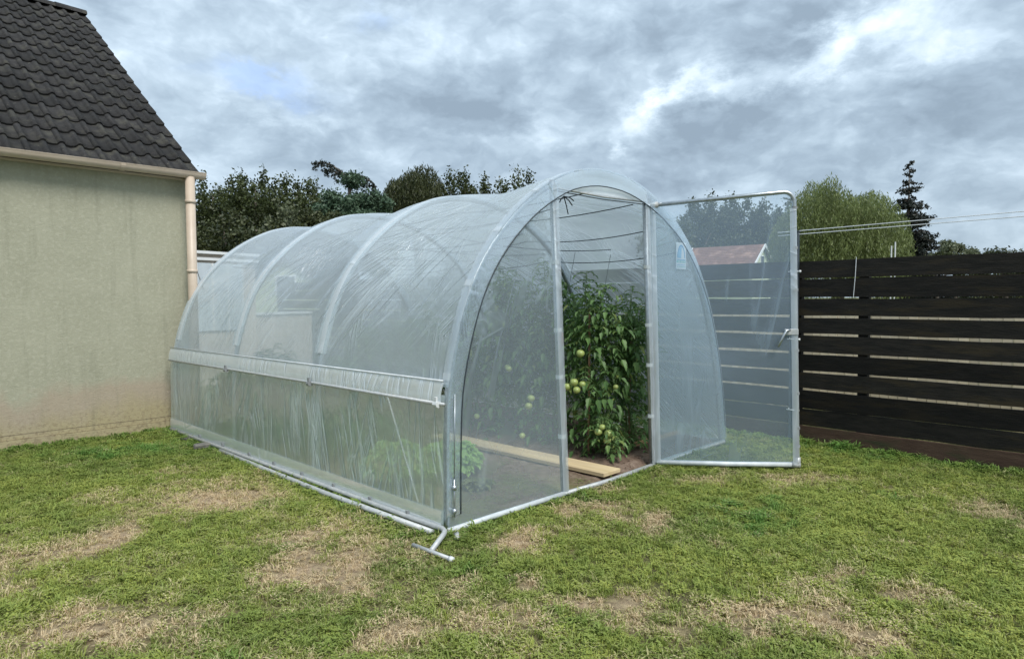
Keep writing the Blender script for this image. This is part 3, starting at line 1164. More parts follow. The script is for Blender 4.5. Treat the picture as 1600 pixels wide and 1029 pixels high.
def build_line_post():
    base = FO + FE * 1.50 - HE * .06
    t = thing('clothes_line_post', 'dark blue-grey metal post in front of the black fence behind the open door', 'post', base, FA)
    top = 2.165
    mb = MB()
    mb.box((0, 0, top / 2), (.075, .05, top))
    mb.build('upright', M['post_blue'], t, bevel=.006)
    mb = MB()
    mb.box((0, 0, top + .006), (.085, .06, .012))
    mb.build('cap', M['post_blue'], t)
    for v in (424, 530, 641):
        z = at(1243, v, y=6.86).z
        mb = MB()
        mb.tube([(.055, .03, z), (-.06, .03, z)], .006, 8)
        mb.tube([(-.055, .03, z - .001), (-.075, .03, z)], .013, 8)
        mb.tube([(.03, .03, z), (.03, .03, z + .02)], .004, 6)
        mb.build('eye_bolt', M['clip_light'], t, True)
    # two lines running out over the lawn to a second post outside the picture
    P0 = base + Vector((0, 0, top - .01))
    # second post to the right
    e2 = Vector((6.3, 3.9, 0))
    t2 = thing('clothes_line_post', 'second dark line post far to the right of the lawn', 'post', e2, FA)
    mb = MB()
    mb.box((0, 0, 1.1), (.075, .05, 2.2))
    mb.build('upright', M['post_blue'], t2, bevel=.006)
    for k, (vv, off, lab) in enumerate(((340, 0.02, 'upper pale washing line stretched from the dark post over the fence'),
                                        (347, -.03, 'lower pale washing line sagging from the dark post to the right'))):
        a = P0 + Vector((0, 0, .02 - .035 * k))
        Pm = at(1486, vv, y=6.0 - .1 * k)
        d = (Pm - a)
        b = a + d * 2.6
        n = 24
        pts = []
        for i in range(n + 1):
            q = i / n
            p = a.lerp(b, q)
            pts.append(p)
        pts.insert(0, a + (a - Pm).normalized() * .18)
        mb = MB()
        mb.tube(pts, .0042, 6)
        o = mb.build('washing_line', M['white_wire'])
        tag(o, lab, 'washing line')


build_line_post()

# ------------------------------------------------------------------ the polytunnel
PROF = [(0, 0), (0, .28), (.002, .55), (.014, .92), (.10, 1.28), (.225, 1.61), (.428, 1.905), (.739, 2.19), (1.08, 2.385), (1.32, 2.465),
        (1.62, 2.507), (2.02, 2.475), (2.447, 2.325), (2.881, 2.045), (3.242, 1.59), (3.479, 1.02), (3.608, .49), (3.67, 0)]
TLEN, NH = 4.89, 4
HOOP_T = [0.0, 1.63, 3.26, 4.89]


def dense_profile(n=400):
    P = np.array(PROF)
    for _ in range(4):
        q = np.empty((2 * len(P), 2))
        q[0::2][: len(P) - 1] = P[:-1] * .75 + P[1:] * .25
        q[1::2][: len(P) - 1] = P[:-1] * .25 + P[1:] * .75
        q = q[: 2 * (len(P) - 1)]
        P = np.vstack([P[:1], q, P[-1:]])
    d = np.r_[0, np.cumsum(np.hypot(*np.diff(P, axis=0).T))]
    s = np.linspace(0, d[-1], n)
    return np.stack([np.interp(s, d, P[:, 0]), np.interp(s, d, P[:, 1])], -1), d[-1]


DP, DLEN = dense_profile()
DT = np.gradient(DP, axis=0)
DT /= np.linalg.norm(DT, axis=1)[:, None]
DN = np.stack([-DT[:, 1], DT[:, 0]], -1)      # outward (left / up)


def prof(q, off=0.0):
    i = q * (len(DP) - 1)
    k = min(int(i), len(DP) - 2)
    f = i - k
    p = DP[k] * (1 - f) + DP[k + 1] * f
    n = DN[k] * (1 - f) + DN[k + 1] * f
    return p[0] + n[0] * off, p[1] + n[1] * off


def q_at_z(z, left=True):
    half_ = len(DP) // 2
    zz = DP[:half_, 1] if left else DP[half_:, 1]
    if left:
        i = int(np.searchsorted(zz, z))
    else:
        i = half_ + int(np.searchsorted(-zz, -z))
    return min(i, len(DP) - 1) / (len(DP) - 1)


ktop = int(np.argmax(DP[:, 1]))


def s_left(z):
    return float(np.interp(z, DP[:ktop, 1], DP[:ktop, 0]))


def s_right(z):
    return float(np.interp(-z, -DP[ktop:, 1], DP[ktop:, 0]))


def z_top(s):
    return float(np.interp(s, DP[:, 0], DP[:, 1]))


def zs(t):
    return 1 - .0055 * t


def smooth01(x):
    x = min(1, max(0, x))
    return x * x * (3 - 2 * x)


def build_tunnel():
    T = thing('polytunnel', 'clear plastic polytunnel greenhouse with four galvanised hoops, filling the middle of the lawn', 'greenhouse', O, TH)
    # hoops
    for k, t in enumerate(HOOP_T):
        mb = MB()
        pts = []
        for i in range(61):
            s, z = prof(i / 60, -.022)
            pts.append((s, t + (0.02 if k == 0 else -.02 if k == 3 else 0), z * zs(t)))
        mb.tube(pts, .022, 12)
        hoop = mb.build('hoop', M['galv'], T, True)
        if k == 0:
            for q in (.145, .235, .30, .37, .445):
                s, z = prof(q, .004)
                s2, z2 = prof(q + .004, .004)
                cb = MB()
                an = math.atan2(z2 - z, s2 - s)
                rot = Matrix.Rotation(-an, 3, 'Y')
                cb.box((s, .02, z), (.045, .055, .02), rot)
                cb.build('film_clip', M['clip_light'], hoop, bevel=.004)
    qr = q_at_z(.93)          # roll-up rail level on the left

    # roof film, sagging a little between the hoops and drawn into folds
    def roofp(i, j):
        q = qr + (1 - qr) * i
        t = -.015 + (TLEN + .03) * j
        ph = (t / 1.63) % 1.0
        sag = math.sin(PI * min(max(t, 0), TLEN) / 1.63) ** 2
        s0, z0 = prof(q)
        topness = smooth01((z0 - .6) / 1.4)
        off = .006 - (.055 * topness + .012) * sag
        off += .006 * sag * math.sin(22 * (q * DLEN) + 14 * t) * mnoise.noise((q * 6, t * 1.3, 3))
        off += .010 * sag * mnoise.noise((q * 9, t * 1.8, 8))
        s, z = prof(q, off)
        return (s, t, z * zs(t))

    def roofuv(i, j):
        return ((qr + (1 - qr) * i) * DLEN, -.015 + (TLEN + .03) * j)
    MB().grid(roofp, 150, 150, roofuv).build('roof_film', M['film_roof'], T, True)

    # skirt on the left side below the rail
    def skirt(i, j):
        t = -.01 + (TLEN + .02) * i
        z = .035 + .86 * j
        s = s_left(max(z, .02)) - .026
        ww = .009 * math.sin(PI * j) * (mnoise.noise((t * 5.5, j * .8, 1)) + .5 * mnoise.noise((t * 14, j * .8, 4)))
        return (s + ww, t, z * zs(t))
    MB().grid(skirt, 240, 16, lambda i, j: ((TLEN) * i, .86 * j)).build('side_film', M['film_side'], T, True)
    # doubled hem at the foot of the skirt
    MB().grid(lambda i, j: (-.034 - .006 * math.sin(PI * j), .0 + TLEN * i, (.03 + .13 * j) * zs(TLEN * i)), 80, 3,
              lambda i, j: (TLEN * i, .13 * j)).build('hem_film', M['film_strip'], T, True)
    # roll-up rail band: doubled film hanging over a pipe
    MB().grid(lambda i, j: (-.036 - .010 * math.sin(PI * (j * .8 + .1)) + .004 * mnoise.noise((i * 60, j, 2)) + .026 * j, -.01 + (TLEN + .01) * i,
                            (.842 + .135 * j + .004 * mnoise.noise((i * 9, 0, 5))) * zs(TLEN * i)), 160, 6,
              lambda i, j: (TLEN * i, .135 * j)).build('rail_film', M['film_band'], T, True)
    mb = MB()
    mb.tube([(-.036, -.04, .843), (-.036, 1.6, .840), (-.036, 3.2, .833), (-.036, TLEN, .820)], .011, 10)
    rail = mb.build('roll_rail', M['galv_dull'], T, True)
    for t in (.02, 1.63, 3.26):
        cb = MB()
        cb.tube([(-.05, t - .02, .84 * zs(t)), (-.05, t + .02, .84 * zs(t))], .021, 8)
        cb.box((-.055, t, .862 * zs(t)), (.014, .02, .05))
        cb.build('rail_clip', M['clip_light' if t < 1 else 'clip'], rail)
    # upper thin rail line above the band
    mb = MB()
    mb.tube([(-.012, 0, .985), (-.012, 2.4, .975), (-.012, TLEN, .962)], .007, 8)
    mb.build('upper_rail', M['white_pipe'], T, True)

    # white strips of doubled film over the hoops
    for t, qe in ((1.63, 1.0), (3.26, 1.0), (TLEN - .06, 1.0)):
        q0 = q_at_z(1.07)

        def strip(i, j, t=t, q0=q0):
            q = q0 + (1 - q0) * i
            s, z = prof(q, .012 - .014 * abs(j - .5) * 2)
            return (s, t - .09 + .18 * j, z * zs(t))
        MB().grid(strip, 90, 4, lambda i, j, t=t: (DLEN * i, t + .13 * j)).build('hoop_strip', M['film_strip'], T, True)

    # front edge: film turned over the first hoop on to the front face
    q0 = q_at_z(.12)

    def fold(i, j):
        q = q0 + (.995 - q0) * i
        w = .135 * (1 - .2 * abs(2 * i - 1)) * (1 - .72 * smooth01((i - .55) / .3))
        s, z = prof(q, .014 - w * j)
        return (s, -.028 - .004 * j + .003 * mnoise.noise((i * 40, j, 3)), z)
    MB().grid(fold, 110, 4, lambda i, j: (DLEN * i, .14 * j)).build('front_fold', M['film_front'], T, True)
    MB().grid(lambda i, j: (*((lambda p: (p[0], -.026 + .065 * j, p[1]))(prof(q_at_z(.95) + (.99 - q_at_z(.95)) * i, .016))),), 110, 3,
              lambda i, j: (DLEN * i, .1 * j)).build('hoop_strip', M['film_trim'], T, True)
    mb = MB()
    pts = []
    for i in range(60):
        q = q0 + (.97 - q0) * i / 59
        w = .135 * (1 - .2 * abs(2 * i / 59 - 1)) * (1 - .72 * smooth01((i / 59 - .55) / .3))
        s, z = prof(q, .012 - w)
        pts.append((s, -.036, z))
    mb.tube(pts, .0042, 6)
    mb.build('tension_cord', M['black_cord'], T, True)

    # door posts, lintel, base rails
    PL = lambda z: 1.155 - .0545 * z
    PR = lambda z: 2.354 - .0545 * z
    mb = MB()
    mb.tube([(PL(0), .0, 0), (PL(2.36), .0, 2.36)], .024, 12)
    lp = mb.build('door_post', M['galv'], T, True)
    mb = MB()
    mb.tube([(PR(0), .0, 0), (PR(2.38), .0, 2.38)], .024, 12)
    rp_ = mb.build('door_post', M['galv'], T, True)
    for z in (.45, .9, 1.25, 1.75):
        cb = MB()
        cb.tube([(PL(z), 0, z), (PL(z), 0, z + .03)], .029, 10)
        cb.build('film_clip', M['clip_light'], lp)
        cb = MB()
        cb.tube([(PR(z), 0, z), (PR(z), 0, z + .03)], .029, 10)
        cb.build('film_clip', M['clip_light'], rp_)
    for z in (.55, 1.2):
        cb = MB()
        cb.box((PL(z) + .024, -.005, z), (.02, .03, .09))
        cb.build('strike_block', M['stake'], lp)
    mb = MB()
    mb.tube([(PL(2.31), -.01, 2.305), ((PL(2.31) + PR(2.32)) / 2, -.01, 2.300), (PR(2.32), -.01, 2.318)], .008, 10)
    mb.build('lintel', M['galv_dull'], T, True)
    mb = MB()
    mb.tube([(PL(2.28), -.012, 2.285), ((PL(2.31) + PR(2.32)) / 2, -.012, 2.278), (PR(2.3), -.012, 2.295)], .004, 6)
    mb.build('lintel_cord', M['black_cord'], T, True)
    mb = MB()
    mb.tube([(-.0, -.02, .03), (.5, -.02, .032), (1.13, -.02, .03)], .020, 10)
    mb.build('base_rail', M['white_pipe'], T, True)
    mb = MB()
    mb.tube([(1.12, -.02, .03), (1.7, -.03, .022), (2.40, -.01, .028)], .019, 10)
    mb.build('threshold_pipe', M['galv_dull'], T, True)
    mb = MB()
    mb.tube([(2.36, -.0, .03), (3.67, .0, .03)], .022, 10)
    mb.build('base_rail', M['white_pipe'], T, True)
    mb = MB()
    mb.tube([(3.66, .0, .03), (3.66, TLEN, .03)], .02, 10)
    mb.build('base_rail', M['galv_dull'], T, True)
    mb = MB()
    mb.tube([(0, TLEN, .03), (3.67, TLEN, .03)], .02, 10)
    mb.build('base_rail', M['galv_dull'], T, True)

    # front film: left of the door, right of it, above it
    def fl(i, j):
        z = .03 + 2.33 * j
        a, b = s_left(z) + .0, PL(z) + .028
        s = a + (b - a) * i
        return (s, -.02 + .010 * math.sin(PI * i) * mnoise.noise((i * 3, j * 5, 1)), z)
    left = MB().grid(fl, 24, 40, lambda i, j: (1.1 * i, 2.33 * j)).build('front_film', M['film_front'], T, True)

    def flb(i, j):
        z = .03 + 2.31 * j
        return (PL(z) - .035 + .068 * i, -.027 - .006 * math.sin(PI * i) + .003 * mnoise.noise((j * 30, i, 2)), z)
    MB().grid(flb, 4, 60, lambda i, j: (.07 * i, 2.33 * j)).build('edge_film', M['film_trim'], T, True)

    def fr(i, j):
        z = .03 + 2.27 * j
        a, b = PR(z) - .02, s_right(z)
        s = a + (b - a) * i
        return (s, -.018 + .012 * math.sin(PI * i) * mnoise.noise((i * 3, j * 5, 7)), z)
    right = MB().grid(fr, 24, 40, lambda i, j: (1.3 * i + 5, 2.3 * j)).build('front_film', M['film_front'], T, True)

    def frb(i, j):
        z = .03 + 2.3 * j
        return (PR(z) - .032 + .06 * i, -.027 - .006 * math.sin(PI * i) + .003 * mnoise.noise((j * 30, i, 6)), z)
    MB().grid(frb, 4, 60, lambda i, j: (.06 * i, 2.33 * j)).build('edge_film', M['film_trim'], T, True)

    def ft(i, j):
        s = PL(2.3) + (PR(2.3) - PL(2.3)) * i
        z0, z1 = 2.305 + .012 * i, z_top(s) - .0
        return (s, -.016 + .02 * math.sin(PI * j) * mnoise.noise((i * 3, j, 9)), z0 + (z1 - z0) * j)
    MB().grid(ft, 30, 8, lambda i, j: (1.2 * i, .2 * j)).build('top_film', M['film_strip'], T, True)
    # back film
    def bk(i, j):
        z = .02 + 2.45 * j
        a, b = s_left(z), s_right(z)
        return (a + (b - a) * i, TLEN + .01, z * zs(TLEN))
    MB().grid(bk, 20, 30, lambda i, j: (3.6 * i, 2.4 * j)).build('back_film', M['film_front'], T, True)

    # maker's sticker on the right front film
    p = at(1059, 400, y=6.3)
    d = pix_dir(1059, 400)
    tt = (O - Vector((0, 0, CAM_H))).dot(ET) / d.dot(ET)
    P = Vector((0, 0, CAM_H)) + d * tt
    ss, sz = (P - O).dot(ES), P.z
    sw, sh = .17, .24
    yy = -.034
    stk = MB()
    stk.box((ss, yy, sz), (sw, .001, sh))
    st = stk.build('sticker', mat('sticker_film', (.52, .60, .66), (.58, .66, .72), 6, 0.4), T)
    blue, teal, wh = mat('sticker_blue', (.10, .30, .55), (.14, .36, .60), 8), mat('sticker_teal', (.12, .42, .45), (.16, .46, .48), 8), M['white_trim']
    m1 = MB()
    arc = [(ss + math.cos(a) * .068, yy - .0016, sz - .02 + math.sin(a) * .12) for a in [PI * k / 16 for k in range(17)]]
    arc2 = [(ss + math.cos(a) * .056, yy - .0016, sz - .02 + math.sin(a) * .105) for a in [PI * k / 16 for k in range(17)]]
    m1.add(arc + arc2, [(i, i + 1, 17 + i + 1, 17 + i) for i in range(16)])
    m1.build('printed_arch', blue, st)
    m1 = MB()
    arc = [(ss + math.cos(a) * .054, yy - .0020, sz - .02 + math.sin(a) * .10) for a in [PI * .45 + PI * .55 * k / 10 for k in range(11)]]
    m1.add(arc + [(ss, yy - .0020, sz - .02)], [(i, i + 1, 11) for i in range(10)])
    m1.build('printed_tunnel', mat('sticker_sky', (.22, .45, .66), (.28, .5, .7), 8), st)
    for (cz, w_, h_, mm) in ((-.035, .15, .006, blue), (-.052, .15, .020, teal), (-.082, .14, .004, blue), (-.098, .15, .004, teal)):
        m1 = MB()
        m1.box((ss, yy - .0012, sz + cz), (w_, .0012, h_), Matrix.Rotation(0, 3, 'Y'))
        m1.build('printed_band', mm, st)
    # small white marks of lettering in the teal band
    m1 = MB()
    for k in range(9):
        m1.box((ss - .06 + k * .015, yy - .0024, sz - .052), (.008 if k % 3 else .003, .0008, .011))
    m1.build('printed_lettering', wh, st)

    # lengthwise wires under the roof, sagging, and plant strings
    def wire(name, a, b, sag, r, m_, n=14, lab=None):
        mb = MB()
        pts = []
        for i in range(n + 1):
            f = i / n
            pts.append((a[0] + (b[0] - a[0]) * f, a[1] + (b[1] - a[1]) * f, a[2] + (b[2] - a[2]) * f - sag * 4 * f * (1 - f)))
        mb.tube(pts, r, 6)
        return mb.build(name, m_, T)
    for (s0, z0, sg) in ((2.05, 2.28, .03), (2.48, 2.12, .05), (2.80, 1.92, .05), (.72, 1.95, .04), (1.02, 2.15, .05), (1.5, 2.33, .03)):
        for k in range(3):
            wire('wire', (s0, HOOP_T[k], z0 * zs(HOOP_T[k])), (s0, HOOP_T[k + 1], z0 * zs(HOOP_T[k + 1])), sg, .0045, M['black_cord'])
    # cross wires the plants are tied to
    for t, z in ((.75, 1.98), (1.63, 1.98), (2.5, 1.96), (3.26, 1.94), (4.0, 1.9)):
        wire('cross_wire', (s_left(z) + .16, t, z), (s_right(z) - .16, t, z), .05, .0042, M['black_cord'])
    for (s, t) in ((2.2, .75), (2.75, .75), (2.35, 1.63), (2.9, 1.63), (2.2, 2.5), (2.6, 2.5)):
        wire('plant_string', (s, t, 1.93), (s - .12 + rnd.uniform(-.1, .1), t + rnd.uniform(-.1, .1), 1.2), 0, .0022, M['grey_wire'], 3)
    # knotted end of cord below the lintel
    mb = MB()
    a = Vector((PL(2.3) + .20, .06, 2.27))
    for d in ((.05, .0, -.13), (.13, .01, -.02), (-.05, 0, -.05), (.10, 0, -.06)):
        mb.tube([a, a + Vector(d) * .6 + Vector((0, 0, .01)), a + Vector(d)], .0045, 5)
    mb.build('cord_knot', M['black_cord'], T)
    # diagonal strings behind the skirt
    wire('brace_string', (.05, .72, .86), (.10, .42, .10), 0, .006, M['white_wire'], 2)
    wire('brace_string', (.05, .03, .80), (.12, .16, .10), 0, .005, M['white_wire'], 2)
    wire('brace', (.02, 1.68, .90), (.02, 1.72, .05), 0, .012, M['galv_dull'], 2)
    # turnbuckle at the front left corner
    mb = MB()
    mb.tube([(.035, -.045, .12), (.035, -.045, .36)], .006, 8)
    mb.tube([(.035, -.045, .14), (.035, -.045, .17)], .014, 8)
    mb.tube([(.035, -.045, .29), (.035, -.045, .32)], .014, 8)
    mb.tube([(.035, -.045, .32), (.05, -.042, .9)], .0035, 6)
    mb.build('turnbuckle', M['galv'], T, True)
    # roll bar of the side with its crank end lying on the grass
    mb = MB()
    pts = [(-.05, TLEN, .035), (-.05, 2.5, .045), (-.05, .3, .055), (-.05, .04, .06), (-.052, -.03, .062), (-.07, -.075, .06), (-.10, -.10, .055), (-.275, -.2, .028)]
    mb.tube(pts, .0165, 12)
    rb = mb.build('roll_bar', M['galv_dull'], T, True)
    mb = MB()
    mb.tube([(-.285, -.035, .022), (-.268, -.37, .022)], .0125, 10)
    mb.build('crank_handle', M['galv_dull'], rb, True)
    mb = MB()
    mb.tube([(-.268, -.36, .022), (-.2675, -.385, .022)], .0165, 10)
    mb.build('end_cap', M['clip_light'], rb, True)
    for t in (.35, .8, 1.3, 1.8, 2.3, 2.8, 3.4, 4.0):
        cb = MB()
        cb.box((-.045, t, .075), (.012, .02, .03))
        cb.build('film_clip', M['clip'], rb)
    # short pipe end under the corner
    mb = MB()
    mb.tube([(.02, -.08, .02), (-.02, -.14, .015)], .02, 10)
    mb.build('pipe_end', M['galv_dull'], T, True)

    # ---- the open door
    h0 = G(2.372, -.035, 0)
    a = .085
    dv = Vector((math.cos(a), -math.sin(a), 0))
    dw = 1.205
    D = empty('door', (0, 0, 0))
    D.parent = T
    inv = Matrix.Translation(O) @ Matrix.Rotation(TH, 4, 'Z')
    D.matrix_local = inv.inverted() @ (Matrix.Translation(h0) @ Matrix.Rotation(-a, 4, 'Z'))
    b, tp_ = .055, 2.405
    ln = -.026

    def dpnt(x, z):
        return (x + ln * z, 0, z)
    # hinge-side pole, bottom rail, free pole with the rounded corner and top rail
    rc = .085
    pts = [dpnt(0, 2.30)]
    top_z0, top_z1 = 2.30, 2.395
    pts += [dpnt(dw - rc, top_z1)]
    for k in range(1, 7):
        an = PI / 2 * (1 - k / 6)
        pts.append(dpnt(dw - rc + rc * math.cos(an), top_z1 - rc + rc * math.sin(an)))
    pts += [dpnt(dw, 1.2), dpnt(dw, b)]
    mb = MB()
    mb.tube(pts, .0185, 12)
    fr_ = mb.build('door_frame', M['galv'], D, True)
    mb = MB()
    mb.tube([dpnt(0, b), dpnt(dw * .5, b - .008), dpnt(dw, b - .004)], .023, 12)
    mb.build('bottom_rail', M['white_pipe'], fr_, True)
    mb = MB()
    mb.tube([dpnt(0, b), dpnt(0, 2.30)], .0165, 12)
    mb.build('hinge_stile', M['galv'], fr_, True)
    # bottom right corner joint
    mb = MB()
    mb.tube([dpnt(dw, b - .02), dpnt(dw, b + .06)], .026, 12)
    mb.tube([dpnt(dw - .05, b - .004), dpnt(dw + .02, b - .004)], .028, 12)
    mb.build('corner_joint', M['galv_dull'], fr_, True)
    mb = MB()
    mb.tube([dpnt(-.03, 2.30), dpnt(.06, 2.306)], .028, 12)
    mb.build('corner_joint', M['galv_dull'], fr_, True)

    def df(i, j):
        z = b + (top_z0 - b + (top_z1 - top_z0) * i - .01) * j
        x = dw * i
        if j > .97 and i > .93:
            x = dw - .03
        return (x + ln * z, -.012 + .012 * math.sin(PI * i) * mnoise.noise((i * 3, j * 5, 11)), z)
    MB().grid(df, 26, 44, lambda i, j: (dw * i + 9, 2.3 * j)).build('door_film', M['film_door'], D, True)
    for x0, x1 in ((-.02, .035), (dw - .045, dw + .012)):
        MB().grid(lambda i, j, x0=x0, x1=x1: ((x0 + (x1 - x0) * i) + ln * (b + 2.2 * j), -.022 - .004 * math.sin(PI * i) + .003 * mnoise.noise((j * 24, i, x1)), b + 2.2 * j),
                  3, 60, lambda i, j: (.05 * i, 2.3 * j)).build('edge_film', M['film_trim'], D, True)
    for z in (2.25, 1.91, 1.55, 1.03, .66, .36, .30 - .1):
        cb = MB()
        cb.tube([dpnt(dw, z), dpnt(dw, z + .022)], .0245, 10)
        cb.build('film_clip', M['clip'], fr_)
    # lever handle
    z = at(1218, 517, y=5.9).z
    cb = MB()
    cb.box((dw - .045 + ln * z, -.030, z), (.115, .008, .05))
    hd = cb.build('handle_plate', M['galv_dull'], D, bevel=.003)
    cb = MB()
    hx = dw - .10 + ln * z
    cb.tube([(hx + .03, -.03, z + .015), (hx + .03, -.065, z + .018), (hx + .0, -.075, z + .015), (hx - .035, -.08, z - .05), (hx - .07, -.08, z - .125)],
            [.009, .010, .011, .010, .010], 10)
    cb.build('handle', M['galv'], hd, True)
    return T


TUN = build_tunnel()


# ------------------------------------------------------------------ inside the tunnel
def build_soil():
    n = 90

    def f(i, j):
        s, t = .02 + 3.63 * i, .01 + 4.87 * j
        z = .004 + .022 * (mnoise.noise((s * 3, t * 3, 1)) * .5 + .5) + .016 * mnoise.noise((s * 11, t * 11, 2))
        z += .045 * smooth01((s - 1.95) / .25)
        e = min(i, 1 - i, j, 1 - j)
        return (s, t, z * smooth01(e / .03) + .006)
    o = MB().grid(f, n, n).build('soil', M['soil'], None, True)
    o.location = O
    o.rotation_euler = (0, 0, TH)
    tag(o, 'bare brown garden soil on the floor of the tunnel', 'soil', kind='structure')
    # clods
    mb = MB()
    for _ in range(1500):
        s, t = rnd.uniform(.05, 3.6), rnd.uniform(.04, 4.8) ** 1.0
        r = rnd.uniform(.004, .016)
        z = .02 + .045 * smooth01((s - 1.95) / .25)
        vs = [Vector((rnd.uniform(.7, 1.3) * x, rnd.uniform(.7, 1.3) * y, rnd.uniform(.5, 1.0) * zz)) * r + Vector((s, t, z)) for x, y, zz in
              ((1, 0, 0), (-1, 0, 0), (0, 1, 0), (0, -1, 0), (0, 0, 1), (0, 0, -1))]
        mb.add(vs, [(0, 2, 4), (2, 1, 4), (1, 3, 4), (3, 0, 4), (2, 0, 5), (1, 2, 5), (3, 1, 5), (0, 3, 5)])
    o = mb.build('soil_clods', M['soil'])
    o.location = O
    o.rotation_euler = (0, 0, TH)
    tag(o, 'loose clods and crumbs of earth on the tunnel floor', 'soil', kind='stuff')
    # walking plank
    mb = MB()
    mb.box((0, 0, 0), (.235, 2.25, .032))
    o = mb.build('plank', M['plank'], None, bevel=.003)
    o.location = G(1.80, 1.16, .05)
    o.rotation_euler = (0, 0, TH + .012)
    tag(o, 'light wooden plank lying lengthwise on the soil through the doorway', 'plank')
    mb = MB()
    mb.box((0, 0, 0), (1.15, .028, .05))
    o = mb.build('edging_board', M['edging'], None, bevel=.003)
    o.location = G(2.98, .45, .075)
    o.rotation_euler = (0, 0, TH)
    tag(o, 'narrow orange-brown wooden edging board in front of the tomato bed', 'board')


build_soil()


def leaflet(mb, base, d, up, L, W):
    """toothed, folded and drooping leaflet"""
    d = d.normalized()
    side = d.cross(up)
    if side.length < 1e-3:
        side = Vector((1, 0, 0))
    side.normalize()
    nrm = side.cross(d).normalized()
    dr = Vector((0, 0, -1))
    c0 = base
    c1 = base + d * L * .38 + dr * L * .03
    c2 = base + d * L * .75 + dr * L * .10
    c3 = base + d * L + dr * L * .22
    f = nrm * W * .22
    vs = [c0, c1, c2, c3,
          c0 + d * L * .15 + side * W * .42 + f, c1 + side * W * .5 + f, c1 + d * L * .16 + side * W * .34 + f * .6, c2 + side * W * .30 + f,
          c0 + d * L * .15 - side * W * .42 + f, c1 - side * W * .5 + f, c1 + d * L * .16 - side * W * .34 + f * .6, c2 - side * W * .30 + f]
    mb.add(vs, [(0, 1, 5, 4), (1, 2, 6, 5), (2, 3, 7), (2, 7, 6), (0, 8, 9, 1), (1, 9, 10, 2), (2, 11, 3), (2, 10, 11)])


def compound_leaf(mb, sb, p, az, L, rise, r):
    """pinnate leaf arching out of the stem"""
    out = Vector((math.cos(az), math.sin(az), 0))
    pts = []
    for k in range(6):
        f = k / 5
        pts.append(p + out * L * f * (1 - .15 * f) + Vector((0, 0, rise * L * f - L * (.55 + .25 * r.random()) * f * f)))
    sb.tube(pts, [.0032, .003, .0026, .002, .0016, .001], 4, False)
    for k in range(1, 5):
        d = (pts[k + 1] - pts[k]).normalized() if k < 5 else (pts[5] - pts[4]).normalized()
        side = d.cross(Vector((0, 0, 1))).normalized()
        for sg in (-1, 1):
            dd = (side * sg * 1.0 + d * r.uniform(.3, .8) + Vector((0, 0, r.uniform(-.35, .1)))).normalized()
            up = Vector((r.uniform(-.3, .3), r.uniform(-.3, .3), 1))
            l = L * r.uniform(.20, .31) * (1.1 - .1 * k)
            leaflet(mb, pts[k], dd, up, l, l * r.uniform(.42, .62))
    d = (pts[5] - pts[4]).normalized()
    leaflet(mb, pts[5], d + Vector((0, 0, -.1)), Vector((0, 0, 1)), L * .34, L * .2)


def tomato_mesh(r0=.032):
    mb = MB()
    n, m_ = 10, 7
    vs, fs = [], []
    for j in range(m_ + 1):
        a = PI * j / m_
        for i in range(n):
            b_ = 2 * PI * i / n
            rr = math.sin(a) * (1 + .03 * math.cos(5 * b_))
            vs.append((rr * math.cos(b_) * r0, rr * math.sin(b_) * r0, math.cos(a) * r0 * .88 - (0.004 if j == 0 else 0)))
    for j in range(m_):
        for i in range(n):
            fs.append((j * n + i, (j + 1) * n + i, (j + 1) * n + (i + 1) % n, j * n + (i + 1) % n))
    mb.add(vs, fs)
    return mb.mesh('tomato', M['tomato'], True)


TOM = tomato_mesh(.034)


def tomato_plant(s, t, H, seed, label, dens=1.0, width=.30, lean=(0, 0), bare=0.0):
    r = random.Random(seed)
    P0 = G(s, t, .05)
    root = thing('tomato_plant', label, 'tomato plant', P0, 0, 'tomato plants growing inside the tunnel')
    ms, mf = MB(), MB()
    pts = []
    for k in range(9):
        f = k / 8
        pts.append(Vector((lean[0] * f + .03 * math.sin(5 * f + seed), lean[1] * f + .03 * math.cos(4 * f + seed), H * f)))
    ms.tube(pts, [.011 - .008 * k / 8 for k in range(9)], 6)
    # side shoots
    stems = [pts]
    for k in range(3):
        i0 = r.randint(1, 5)
        a = r.uniform(0, 2 * PI)
        b0 = pts[i0]
        q = [b0 + Vector((math.cos(a), math.sin(a), 0)) * (.16 * f ** .7 * width / .3) + Vector((0, 0, (H - b0.z) * .8 * f)) for f in (0, .25, .5, .75, 1)]
        ms.tube(q, [.007, .006, .005, .004, .002], 5)
        stems.append(q)
    for si, st_ in enumerate(stems):
        n = int((40 if si == 0 else 26) * dens * max(.6, H / 1.6))
        for k in range(n):
            f = (k + r.random()) / n
            f = bare + (1 - bare) * f
            i = f * (len(st_) - 1)
            a = int(min(i, len(st_) - 2))
            p = st_[a].lerp(st_[a + 1], i - a)
            if p.z < .04:
                p = Vector((p.x, p.y, .06))
            tpn = 1 - .5 * max(0, p.z / H - .6) / .4
            compound_leaf(mf, ms, p, k * 2.4 + r.uniform(-.6, .6), r.uniform(.7, 1.15) * width * .72 * tpn, r.uniform(.1, .75), r)
    ms.build('stem', M['stem'], root, True)
    mf.build('foliage', M['leaf_tomato'], root)
    return root


